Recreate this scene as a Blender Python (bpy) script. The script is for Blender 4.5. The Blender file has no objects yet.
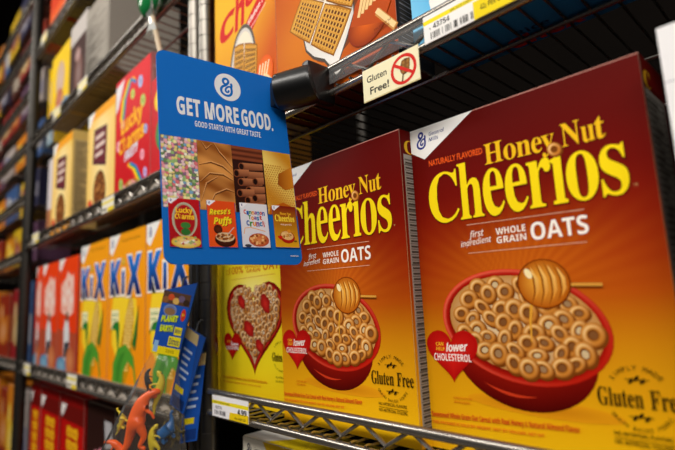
import bpy, bmesh, math, random
import numpy as np
from mathutils import Matrix, Vector
S = bpy.context.scene
COL = S.collection

# ------------------------------------------------------------------ camera
cam_data = bpy.data.cameras.new('camera')
cam = bpy.data.objects.new('camera', cam_data)
COL.objects.link(cam)
RX = Vector((0.6911733, 0.7210629, -0.0484530))
RD = Vector((-0.1444204, 0.0721185, -0.9868848))
RF = Vector((-0.7081117, 0.6891061, 0.1539826))
cam.matrix_world = Matrix(((RX.x, -RD.x, -RF.x, 0.28464), (RX.y, -RD.y, -RF.y, -0.38477),
                           (RX.z, -RD.z, -RF.z, 0.13520), (0, 0, 0, 1)))
cam_data.sensor_width = 36
cam_data.lens = 488.374 / 675 * 36
cam_data.clip_start = 0.01
cam_data.dof.use_dof = True
cam_data.dof.focus_distance = 0.515
cam_data.dof.aperture_fstop = 3.4
S.camera = cam

# ------------------------------------------------------------------ world, lights, exposure
W = bpy.data.worlds.new('store_air')
S.world = W
W.use_nodes = True
_nt = W.node_tree                                   # bright ceiling overhead, dim aisle around
_g = _nt.nodes.new('ShaderNodeTexCoord'); _s = _nt.nodes.new('ShaderNodeSeparateXYZ'); _r = _nt.nodes.new('ShaderNodeValToRGB')
_nt.links.new(_g.outputs['Generated'], _s.inputs[0]); _nt.links.new(_s.outputs['Z'], _r.inputs[0]); _nt.links.new(_r.outputs[0], _nt.nodes['Background'].inputs[0])
_r.color_ramp.elements[0].position = 0.15; _r.color_ramp.elements[0].color = (0.022, 0.019, 0.017, 1)
_r.color_ramp.elements[1].position = 0.75; _r.color_ramp.elements[1].color = (0.42, 0.39, 0.36, 1)
_nt.nodes['Background'].inputs[1].default_value = 1.0
def area(name, loc, size, energy, rot=(0, 0, 0), col=(1, 0.95, 0.88)):
    l = bpy.data.lights.new(name, 'AREA')
    l.shape = 'RECTANGLE'; l.size, l.size_y = size; l.energy = energy; l.color = col
    o = bpy.data.objects.new(name, l); COL.objects.link(o)
    o.location = loc; o.rotation_euler = rot
    return o
area('ceiling_light_near', (0.25, -1.15, 1.35), (1.5, 0.25), 17, (math.radians(38), 0, 0))
area('ceiling_light_far', (-1.9, -1.2, 1.55), (2.2, 0.25), 21, (math.radians(35), 0, 0))
area('ceiling_light_aisle', (1.35, -1.0, 1.15), (0.3, 0.7), 7, (math.radians(20), math.radians(50), 0))
S.view_settings.view_transform = 'Standard'
S.view_settings.look = 'None'
S.view_settings.gamma = 1
S.view_settings.use_curve_mapping = False
S.view_settings.exposure = 0.42

# ------------------------------------------------------------------ helpers
PI = math.pi
def lin(h, k=1.0):
    if isinstance(h, tuple): return h
    h = h.lstrip('#')
    o = []
    for i in (0, 2, 4):
        c = int(h[i:i + 2], 16) / 255
        o.append((c / 12.92 if c <= 0.04045 else ((c + 0.055) / 1.055) ** 2.4) * k)
    return (o[0], o[1], o[2])
def mix(a, b, t):
    a, b = lin(a), lin(b); t = max(0, min(1, t))
    return tuple(x + (y - x) * t for x, y in zip(a, b))

def mat_principled(name, col=(0.8, 0.8, 0.8), rough=0.5, metal=0.0, spec=0.5, noise=None, bump=None):
    m = bpy.data.materials.new(name); m.use_nodes = True
    nt = m.node_tree; b = nt.nodes['Principled BSDF']
    b.inputs['Base Color'].default_value = (*lin(col), 1)
    b.inputs['Roughness'].default_value = rough
    b.inputs['Metallic'].default_value = metal
    b.inputs['Specular IOR Level'].default_value = spec
    if noise:
        tc = nt.nodes.new('ShaderNodeTexCoord'); n = nt.nodes.new('ShaderNodeTexNoise')
        n.inputs['Scale'].default_value = noise[0]; n.inputs['Detail'].default_value = 4
        r = nt.nodes.new('ShaderNodeMix'); r.data_type = 'RGBA'
        r.inputs[6].default_value = (*lin(col), 1); r.inputs[7].default_value = (*lin(noise[1]), 1)
        nt.links.new(tc.outputs['Object'], n.inputs['Vector'])
        nt.links.new(n.outputs['Fac'], r.inputs[0]); nt.links.new(r.outputs[2], b.inputs['Base Color'])
    if bump:
        tc = nt.nodes.new('ShaderNodeTexCoord'); n = nt.nodes.new('ShaderNodeTexNoise')
        n.inputs['Scale'].default_value = bump[0]
        bp = nt.nodes.new('ShaderNodeBump'); bp.inputs['Strength'].default_value = bump[1]
        bp.inputs['Distance'].default_value = 0.001
        nt.links.new(tc.outputs['Object'], n.inputs['Vector'])
        nt.links.new(n.outputs['Fac'], bp.inputs['Height']); nt.links.new(bp.outputs[0], b.inputs['Normal'])
    return m
def mat_ink(name, rough, spec=0.4):
    m = mat_principled(name, rough=rough, spec=spec, bump=(60, 0.05))
    nt = m.node_tree; a = nt.nodes.new('ShaderNodeVertexColor'); a.layer_name = 'ink'
    nt.links.new(a.outputs['Color'], nt.nodes['Principled BSDF'].inputs['Base Color'])
    return m
def mat_clear(name, tint, gloss=0.25, rough=0.08, body=0.0, bodycol=(1, 1, 1), wrinkle=None):
    m = bpy.data.materials.new(name); m.use_nodes = True
    nt = m.node_tree
    for n in list(nt.nodes): nt.nodes.remove(n)
    out = nt.nodes.new('ShaderNodeOutputMaterial')
    t = nt.nodes.new('ShaderNodeBsdfTransparent'); t.inputs[0].default_value = (*tint, 1)
    g = nt.nodes.new('ShaderNodeBsdfGlossy'); g.inputs['Roughness'].default_value = rough
    f = nt.nodes.new('ShaderNodeLayerWeight'); f.inputs[0].default_value = gloss
    mx = nt.nodes.new('ShaderNodeMixShader')
    nt.links.new(f.outputs['Fresnel'], mx.inputs[0]); nt.links.new(t.outputs[0], mx.inputs[1]); nt.links.new(g.outputs[0], mx.inputs[2])
    last = mx
    if body:
        d = nt.nodes.new('ShaderNodeBsdfDiffuse'); d.inputs[0].default_value = (*bodycol, 1)
        m2 = nt.nodes.new('ShaderNodeMixShader'); m2.inputs[0].default_value = body
        nt.links.new(mx.outputs[0], m2.inputs[1]); nt.links.new(d.outputs[0], m2.inputs[2]); last = m2
    if wrinkle:
        tc = nt.nodes.new('ShaderNodeTexCoord'); n = nt.nodes.new('ShaderNodeTexNoise'); n.inputs['Scale'].default_value = wrinkle
        bp = nt.nodes.new('ShaderNodeBump'); bp.inputs['Strength'].default_value = 0.45; bp.inputs['Distance'].default_value = 0.004
        nt.links.new(tc.outputs['Object'], n.inputs['Vector']); nt.links.new(n.outputs['Fac'], bp.inputs['Height'])
        nt.links.new(bp.outputs[0], g.inputs['Normal']); nt.links.new(bp.outputs[0], f.inputs['Normal'])
    nt.links.new(last.outputs[0], out.inputs[0])
    return m

INK = mat_ink('printed_carton', 0.45, 0.05)
INKG = mat_ink('printed_plastic', 0.4, 0.08)
CHROME = mat_principled('chrome_wire', '#a09a92', 0.27, 0.92, bump=(90, 0.03))
POSTM = mat_principled('plated_post', '#6b6761', 0.33, 1.0)
CHANM = mat_principled('grey_channel', '#bdb3a7', 0.5, 0.0)
DARKM = mat_principled('dark_steel', '#3a3733', 0.45, 0.8)
BLACK = mat_principled('black_plastic', '#0b0b0c', 0.32, 0, 0.5, bump=(120, 0.08))
BACKM = mat_principled('dark_backing', '#0d0b0a', 0.9, spec=.0, noise=(6, '#13100e'))
WALLM = mat_principled('taupe_wall', '#4a4138', 0.9, spec=0.0, noise=(2, '#3c342c'))
FLOORM = mat_principled('floor_vinyl', '#6d655a', 0.5, noise=(3, '#5b544b'))
CLEAR = mat_clear('clear_strip', (0.97, 0.97, 0.97), 0.08, 0.3, 0.05, (0.8, 0.8, 0.8))
BAGM = mat_clear('clear_bag_film', (0.93, 0.92, 0.9), 0.22, 0.12, 0.03, (0.75, 0.72, 0.66), 45)
WRAPM = mat_clear('clear_wrapper', (0.9, 0.95, 0.9), 0.4, 0.1, 0.25, (0.8, 0.85, 0.8), 90)

def props(o, label=None, cat=None, group=None, kind=None):
    if label: o['label'] = label
    if cat: o['category'] = cat
    if group: o['group'] = group
    if kind: o['kind'] = kind
    return o
def empty(name, loc, label, cat, group=None, rz=0):
    o = bpy.data.objects.new(name, None); COL.objects.link(o)
    o.empty_display_size = 0.02
    o.location = loc; o.rotation_euler = (0, 0, rz)
    return props(o, label, cat, group)
def link(name, me, mat, parent=None):
    o = bpy.data.objects.new(name, me); COL.objects.link(o)
    if mat and not me.materials: me.materials.append(mat)
    if parent: o.parent = parent
    return o
def copy_tree(o, parent=None):
    c = o.copy(); COL.objects.link(c)
    if parent: c.parent = parent
    for ch in [x for x in bpy.data.objects if x.parent == o]:
        copy_tree(ch, c)
    return c

class MB:
    def __init__(s): s.bm = bmesh.new()
    def box(s, a, b, bev=0):
        r = bmesh.ops.create_cube(s.bm, size=1)
        sc = [abs(b[i] - a[i]) for i in range(3)]
        bmesh.ops.scale(s.bm, vec=sc, verts=r['verts'])
        bmesh.ops.translate(s.bm, vec=[(a[i] + b[i]) / 2 for i in range(3)], verts=r['verts'])
        if bev:
            es = list({e for v in r['verts'] for e in v.link_edges})
            bmesh.ops.bevel(s.bm, geom=es, offset=bev, segments=2, affect='EDGES', profile=0.6)
        return s
    def tube(s, pts, r, n=8, caps=True, rad=None):
        pts = [Vector(p) for p in pts]; rings = []
        up = None
        for i, p in enumerate(pts):
            if i == 0: t = pts[1] - p
            elif i == len(pts) - 1: t = p - pts[i - 1]
            else: t = (pts[i + 1] - p).normalized() + (p - pts[i - 1]).normalized()
            t.normalize()
            if up is None: up = Vector((0, 0, 1)) if abs(t.z) < 0.9 else Vector((0, 1, 0))
            x = t.cross(up).normalized(); y = x.cross(t).normalized(); up = y
            rr = rad[i] if rad else r
            rings.append([s.bm.verts.new(p + (x * math.cos(2 * PI * k / n) + y * math.sin(2 * PI * k / n)) * rr) for k in range(n)])
        for a, b in zip(rings, rings[1:]):
            for k in range(n): s.bm.faces.new((a[k], a[(k + 1) % n], b[(k + 1) % n], b[k]))
        if caps:
            s.bm.faces.new(rings[0][::-1]); s.bm.faces.new(rings[-1])
        return s
    def lathe(s, prof, c=(0, 0, 0), n=20):
        rings = []
        for (r, z) in prof:
            rings.append([s.bm.verts.new((c[0] + r * math.cos(2 * PI * k / n), c[1] + r * math.sin(2 * PI * k / n), c[2] + z)) for k in range(n)])
        for a, b in zip(rings, rings[1:]):
            for k in range(n): s.bm.faces.new((a[k], a[(k + 1) % n], b[(k + 1) % n], b[k]))
        s.bm.faces.new(rings[0][::-1]); s.bm.faces.new(rings[-1]); return s
    def prism(s, outline, y0, y1):
        a = [s.bm.verts.new((x, y0, z)) for x, z in outline]; b = [s.bm.verts.new((x, y1, z)) for x, z in outline]
        n = len(a)
        s.bm.faces.new(a); s.bm.faces.new(b[::-1])
        for k in range(n): s.bm.faces.new((a[k], b[k], b[(k + 1) % n], a[(k + 1) % n]))
        return s
    def sphere(s, c, r, sc=(1, 1, 1), u=14, v=10):
        q = bmesh.ops.create_uvsphere(s.bm, u_segments=u, v_segments=v, radius=r)
        bmesh.ops.scale(s.bm, vec=sc, verts=q['verts']); bmesh.ops.translate(s.bm, vec=c, verts=q['verts']); return s
    def mesh(s, name, smooth=True):
        bmesh.ops.recalc_face_normals(s.bm, faces=s.bm.faces)
        me = bpy.data.meshes.new(name); s.bm.to_mesh(me); s.bm.free()
        if smooth:
            me.polygons.foreach_set('use_smooth', [True] * len(me.polygons)); me.set_sharp_from_angle(angle=0.7)
        return me
    def build(s, name, mat, parent=None, smooth=True):
        return link(name, s.mesh(name, smooth), mat, parent)

# ------------------------------------------------------------------ lettering
def remap(t, f):
    o = ''
    for ch in t:
        U = ord(ch) - 65 if 'A' <= ch <= 'Z' else None
        L = ord(ch) - 97 if 'a' <= ch <= 'z' else None
        D = ord(ch) - 48 if '0' <= ch <= '9' else None
        if f == 'serif':
            if U is not None: ch = chr(0x1D400 + U)
            elif L is not None: ch = chr(0x1D41A + L)
            elif D is not None: ch = chr(0x1D7CE + D)
        elif f == 'bold':
            if U is not None: ch = chr(0x1D5D4 + U)
            elif L is not None: ch = chr(0x1D5EE + L)
            elif D is not None: ch = chr(0x1D7EC + D)
        elif f == 'boldit':
            if U is not None: ch = chr(0x1D63C + U)
            elif L is not None: ch = chr(0x1D656 + L)
        elif f == 'it':
            if U is not None: ch = chr(0x1D608 + U)
            elif L is not None: ch = chr(0x1D622 + L)
        elif f == 'script':
            if U is not None: ch = chr(0x1D4D0 + U)
            elif L is not None: ch = chr(0x1D4EA + L)
        elif f == 'serifit':
            if U is not None: ch = chr(0x1D468 + U)
            elif L is not None: ch = chr(0x1D482 + L)
        o += ch
    return o
_tc = {}
def glyphs(t, f='bold', off=0.0, res=3):
    k = (t, f, off)
    if k in _tc: return _tc[k]
    cu = bpy.data.curves.new('lettering', 'FONT'); cu.body = remap(t, f); cu.size = 1; cu.offset = off; cu.resolution_u = res
    o = bpy.data.objects.new('lettering', cu); COL.objects.link(o)
    dg = bpy.context.evaluated_depsgraph_get(); dg.update()
    me = bpy.data.meshes.new_from_object(o.evaluated_get(dg))
    v = np.zeros(len(me.vertices) * 3); me.vertices.foreach_get('co', v); v = v.reshape(-1, 3)[:, :2].copy()
    F = [tuple(p.vertices) for p in me.polygons]
    bpy.data.objects.remove(o); bpy.data.curves.remove(cu); bpy.data.meshes.remove(me)
    if len(v) == 0: v = np.zeros((3, 2)); F = []
    _tc[k] = (v, F)
    return _tc[k]

class Art:
    """flat printed artwork in millimetres: u right, v up; each call lies a little above the last"""
    def __init__(s): s.v = []; s.f = []; s.c = []; s.h = 0.0
    def up(s, d=0.02): s.h += d
    def add(s, pts, faces, cols):
        b = len(s.v)
        s.v += [(p[0], p[1], s.h) for p in pts]
        s.f += [tuple(b + i for i in f) for f in faces]
        s.c += cols
    def poly(s, pts, c):
        s.up(); cols = [lin(c(x, y)) if callable(c) else lin(c) for x, y in pts]
        s.add(pts, [tuple(range(len(pts)))], cols)
    def rect(s, x0, y0, x1, y1, c): s.poly([(x0, y0), (x1, y0), (x1, y1), (x0, y1)], c)
    def grid(s, x0, y0, x1, y1, nx, ny, fn):
        s.up(); pts = []; cols = []; F = []
        for j in range(ny + 1):
            for i in range(nx + 1):
                x = x0 + (x1 - x0) * i / nx; y = y0 + (y1 - y0) * j / ny
                pts.append((x, y)); cols.append(lin(fn(x, y)))
        for j in range(ny):
            for i in range(nx):
                a = j * (nx + 1) + i; F.append((a, a + 1, a + nx + 2, a + nx + 1))
        s.add(pts, F, cols)
    def fan(s, pts, c, centre, cc):
        s.up(); n = len(pts)
        cols = [lin(c(x, y)) if callable(c) else lin(c) for x, y in pts] + [lin(cc)]
        s.add(list(pts) + [centre], [(i, (i + 1) % n, n) for i in range(n)], cols)
    def ell(s, cx, cy, rx, ry, c, rot=0, cc=None, off=(0, 0), n=28):
        r = math.radians(rot); P = []
        for k in range(n):
            a = 2 * PI * k / n; x, y = rx * math.cos(a), ry * math.sin(a)
            P.append((cx + x * math.cos(r) - y * math.sin(r), cy + x * math.sin(r) + y * math.cos(r)))
        if cc is None: s.poly(P, c)
        else: s.fan(P, c, (cx + off[0], cy + off[1]), cc)
    def loops(s, loops, closed=True):
        """concentric loops [(pts, colourfn)] joined by quads"""
        s.up(); n = len(loops[0][0]); P = []; C = []; F = []
        for pts, c in loops:
            P += pts; C += [lin(c(k / n)) if callable(c) else lin(c) for k in range(n)]
        for L in range(len(loops) - 1):
            for k in range(n if closed else n - 1):
                F.append((L * n + k, L * n + (k + 1) % n, (L + 1) * n + (k + 1) % n, (L + 1) * n + k))
        s.add(P, F, C)
    def ringloop(s, cx, cy, rx, ry, rot=0, n=20):
        r = math.radians(rot)
        return [(cx + rx * math.cos(2 * PI * k / n) * math.cos(r) - ry * math.sin(2 * PI * k / n) * math.sin(r),
                 cy + rx * math.cos(2 * PI * k / n) * math.sin(r) + ry * math.sin(2 * PI * k / n) * math.cos(r)) for k in range(n)]
    def line(s, pts, w, c, wf=None):
        s.up(); n = len(pts); A = []; B = []
        for i, (x, y) in enumerate(pts):
            x0, y0 = pts[max(0, i - 1)]; x1, y1 = pts[min(n - 1, i + 1)]
            dx, dy = x1 - x0, y1 - y0; L = math.hypot(dx, dy) or 1
            ww = (wf(i / (n - 1)) if wf else 1) * w / 2
            A.append((x - dy / L * ww, y + dx / L * ww)); B.append((x + dy / L * ww, y - dx / L * ww))
        cc = [lin(c)] * (2 * n) if not callable(c) else [lin(c(x, y)) for x, y in A + B]
        s.add(A + B, [(i, n + i, n + i + 1, i + 1) for i in range(n - 1)], cc)
    def text(s, t, x0, y, x1, cap, c, f='bold', off=0.0, slope=0.0, shear=0.0):
        """baseline y, fitted between x0 and x1, capital height cap"""
        v, F = glyphs(t, f, off); s.up(0.03)
        ref, _ = glyphs('H', f, 0)
        if not F: return
        h = ref[:, 1].max(); w0, w1 = v[:, 0].min(), v[:, 0].max()
        P = []
        for a, b in v:
            X = x0 + (a - w0) / (w1 - w0) * (x1 - x0); Y = b / h * cap
            P.append((X + Y * shear, y + Y + (X - x0) * slope))
        s.add(P, F, [lin(c(x, yy)) if callable(c) else lin(c) for x, yy in P])
    def glyph(s, t, x0, y0, x1, y1, c, f='serif', off=0.0):
        v, F = glyphs(t, f, off); s.up(0.03)
        a0, a1, b0, b1 = v[:, 0].min(), v[:, 0].max(), v[:, 1].min(), v[:, 1].max()
        P = [(x0 + (a - a0) / (a1 - a0) * (x1 - x0), y0 + (b - b0) / (b1 - b0) * (y1 - y0)) for a, b in v]
        s.add(P, F, [lin(c(x, yy)) if callable(c) else lin(c) for x, yy in P])
    def arc(s, t, cx, cy, R, a0, a1, size, c, f='serif', inside=False):
        n = len(t)
        for i, ch in enumerate(t):
            if ch == ' ': continue
            a = math.radians(a0 + (a1 - a0) * i / max(1, n - 1))
            v, F = glyphs(ch, f)
            w = (v[:, 0].max() + v[:, 0].min()) / 2
            r = a - PI / 2 if not inside else a + PI / 2
            P = []
            for p, q in v:
                x, y = (p - w) * size, (q - 0.35) * size
                P.append((cx + R * math.cos(a) + x * math.cos(r) - y * math.sin(r), cy + R * math.sin(a) + x * math.sin(r) + y * math.cos(r)))
            s.add(P, F, [lin(c)] * len(P))
        s.up(0.03)
    def heart(s, cx, cy, w, h, c, cc=None, n=40):
        P = []
        for k in range(n):
            t = 2 * PI * k / n
            P.append((cx + 16 * math.sin(t) ** 3 / 32 * w, cy + (13 * math.cos(t) - 5 * math.cos(2 * t) - 2 * math.cos(3 * t) - math.cos(4 * t) + 2.5) / 29 * h))
        if cc is None: s.poly(P, c)
        else: s.fan(P, c, (cx, cy), cc)
        return P
    def build(s, name, mat, parent, O=(0, 0, 0), U=(1, 0, 0), V=(0, 0, 1), N=(0, -1, 0), k=0.001, lift=0.15, shrink=None):
        if shrink:
            q_, dv = shrink; src = [(x * q_, max(.3, y * q_ + dv), z) for x, y, z in s.v]
        else: src = s.v
        O, U, V, N = map(Vector, (O, U, V, N))
        me = bpy.data.meshes.new(name)
        flip = U.cross(V).dot(N) < 0
        hm = 0.75 / max(s.h, 0.75)
        vs = [O + (U * x + V * y + N * (lift + z * hm)) * k for x, y, z in src]
        me.from_pydata([tuple(v) for v in vs], [], [f[::-1] if flip else f for f in s.f])
        a = me.color_attributes.new('ink', 'FLOAT_COLOR', 'POINT')
        arr = np.ones((len(s.v), 4), dtype=np.float32); arr[:, :3] = np.array(s.c, dtype=np.float32)
        a.data.foreach_set('color', arr.ravel())
        me.update()
        return link(name, me, mat, parent)

def carton_mesh(w, d, h, colfn, bev=0.0007):
    """paperboard carton, front face at y=0, left edge at x=0, bottom z=0, with glued flap lines on top"""
    b = bmesh.new()
    r = bmesh.ops.create_cube(b, size=1)
    bmesh.ops.scale(b, vec=(w, d, h), verts=r['verts']); bmesh.ops.translate(b, vec=(w / 2, d / 2, h / 2), verts=r['verts'])
    bmesh.ops.bevel(b, geom=list(b.edges), offset=bev, segments=1, affect='EDGES')
    for (x0, x1, y0, y1, z) in ((0.004, w - 0.004, d * 0.30, d * 0.70, h),):
        q = bmesh.ops.create_cube(b, size=1)
        bmesh.ops.scale(b, vec=(x1 - x0, y1 - y0, 0.0008), verts=q['verts'])
        bmesh.ops.translate(b, vec=((x0 + x1) / 2, (y0 + y1) / 2, z), verts=q['verts'])
    bmesh.ops.recalc_face_normals(b, faces=b.faces)
    me = bpy.data.meshes.new('carton'); b.to_mesh(me); b.free()
    a = me.color_attributes.new('ink', 'FLOAT_COLOR', 'CORNER')
    for p in me.polygons:
        n = p.normal
        side = 'front' if n.y < -.9 else 'back' if n.y > .9 else 'left' if n.x < -.9 else 'right' if n.x > .9 else 'top' if n.z > .9 else 'bottom' if n.z < -.9 else 'edge'
        for li in p.loop_indices:
            co = me.vertices[me.loops[li].vertex_index].co
            a.data[li].color = (*lin(colfn(side, co)), 1)
    return me

# ------------------------------------------------------------------ printed pictures
def cereal_ring(A, x, y, r, rnd, base=('#6e330a', '#d98d38', '#fbd490', '#8a4a14'), milk='#f0d8a8'):
    sq = rnd.uniform(0.62, 1.0); rot = rnd.uniform(0, 180); la = rnd.uniform(0.30, 0.42); ang = math.radians(rot)
    def l(k, dx=0, dy=0): return A.ringloop(x + dx * r, y + dy * r, r * k, r * sq * k, rot, 18)
    def shade(dk, lt, p=1.0): return lambda t: mix(dk, lt, (0.5 + 0.5 * math.cos(2 * PI * t + ang - 2 * PI * la)) ** p)
    A.poly(l(1.04, .1, -.12), '#7c400f')
    A.loops([(l(1.0), shade('#6a3009', '#c07a30')), (l(0.88), shade('#a55c1c', base[1])), (l(0.70), shade('#cf8430', base[2], 1.6)),
             (l(0.52), shade('#c87c2c', base[1])), (l(0.40), shade('#8a4812', '#5e2c08')), (l(.32), '#6e370d')])
    A.poly(l(0.33, .02, -.02), mix('#7a4210', milk, rnd.choice((.05, .1, .25, .7))))

def fill_rings(A, test, x0, y0, x1, y1, r, seed, n, **k):
    rnd = random.Random(seed); P = []
    for _ in range(n * 120):
        x, y = rnd.uniform(x0, x1), rnd.uniform(y0, y1)
        if test(x, y) and all(math.hypot(x - a, y - b) > r * 1.12 for a, b in P):
            P.append((x, y))
            if len(P) >= n: break
    P.sort(key=lambda p: -p[1])
    for x, y in P: cereal_ring(A, x, y, r * rnd.uniform(0.9, 1.1), rnd, **k)

def g_logo(A, cx, cy, s, c):
    """script capital G: small upper loop, wide lower bowl curling in, stem on the right"""
    P = [(-.02, .30), (-.22, .34), (-.36, .55), (-.30, .82), (-.08, .95), (.14, .86), (.20, .62), (.06, .38), (-.16, .16), (-.44, -.02), (-.62, -.34), (-.56, -.70), (-.26, -.94), (.12, -.94), (.40, -.72), (.50, -.36), (.48, .02), (.52, .34), (.44, .52)]
    Q = [(.48, .02), (.30, .12), (.08, .02), (-.10, -.18), (-.16, -.44), (.0, -.58), (.16, -.46), (.16, -.30)]
    def sm(L):
        o = []
        for i in range(len(L) - 1):
            p0, p1, p2, p3 = L[max(0, i - 1)], L[i], L[i + 1], L[min(len(L) - 1, i + 2)]
            for k in range(4):
                t = k / 4
                o.append(tuple(cx * 0 + .5 * (2 * p1[q] + (p2[q] - p0[q]) * t + (2 * p0[q] - 5 * p1[q] + 4 * p2[q] - p3[q]) * t * t + (3 * p1[q] - p0[q] - 3 * p2[q] + p3[q]) * t ** 3) for q in (0, 1)))
        return [(cx + a * s, cy + b * s) for a, b in o + [L[-1]]]
    A.line(sm(P), .25 * s, c); A.line(sm(Q), .2 * s, c)

def honey_dipper(A, x, y, r):
    A.ell(x, y, r * 1.04, r * .95, '#7a3206', -10, '#a8520f')
    A.ell(x, y, r * .98, r * .9, '#b85c0e', -10, '#f2a838', (-.25 * r, .15 * r))
    for i in range(4):
        xx = x + (-.42 + .34 * i) * r; hh = math.sqrt(max(0, 1 - ((xx - x) / r) ** 2)) * r * .84; w_ = math.sin
        A.line([(xx - .16 * r, y + hh), (xx + .06 * r, y + hh * .3), (xx + .08 * r, y - hh * .4), (xx - .1 * r, y - hh)], r * .08, '#8a4208', lambda t: math.sin(PI * (0.05 + .9 * t)))
        A.line([(xx - .02 * r, y + hh * .85), (xx + .17 * r, y + hh * .25), (xx + .18 * r, y - hh * .3), (xx + .06 * r, y - hh * .75)], r * .17, lambda a, b: mix('#e08c22', '#ffd67a', (b - y + r * .6) / (1.6 * r)), lambda t: math.sin(PI * (0.02 + .96 * t)))
    A.ell(x - .55 * r, y + .42 * r, r * .13, r * .22, '#ffe9b0', 30)

HROWS = [(0, '#f2bd12'), (14, '#f0bb10'), (40, '#ecac0e'), (75, '#df9a10'), (105, '#d07e0e'), (132, '#bd500a'), (158, '#a92c07'), (185, '#961a06'), (225, '#760e06'), (262, '#620a06'), (300, '#580906')]
def honey_bg(x, y):
    for (a, ca), (b, cb) in zip(HROWS, HROWS[1:]):
        if y <= b or b == 300:
            c = mix(ca, cb, (y - a) / (b - a)); break
    e = min(1, abs(x - 95) / 130)
    if y > 95: c = mix(c, '#6a0e06', .3 * e * min(1, (y - 95) / 60))
    g = math.exp(-(((x - 100) / 75) ** 2 + ((y - 158) / 34) ** 2))
    ray = 0.5 + 0.5 * math.sin(math.atan2(y - 130, x - 95) * 46)
    c = mix(c, '#f08a1c', g * (0.32 + 0.16 * ray))
    if y < 70: c = mix(c, '#e08a10', .35 * max(0, 1 - x / 60) * (1 - y / 90))
    return c

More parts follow.
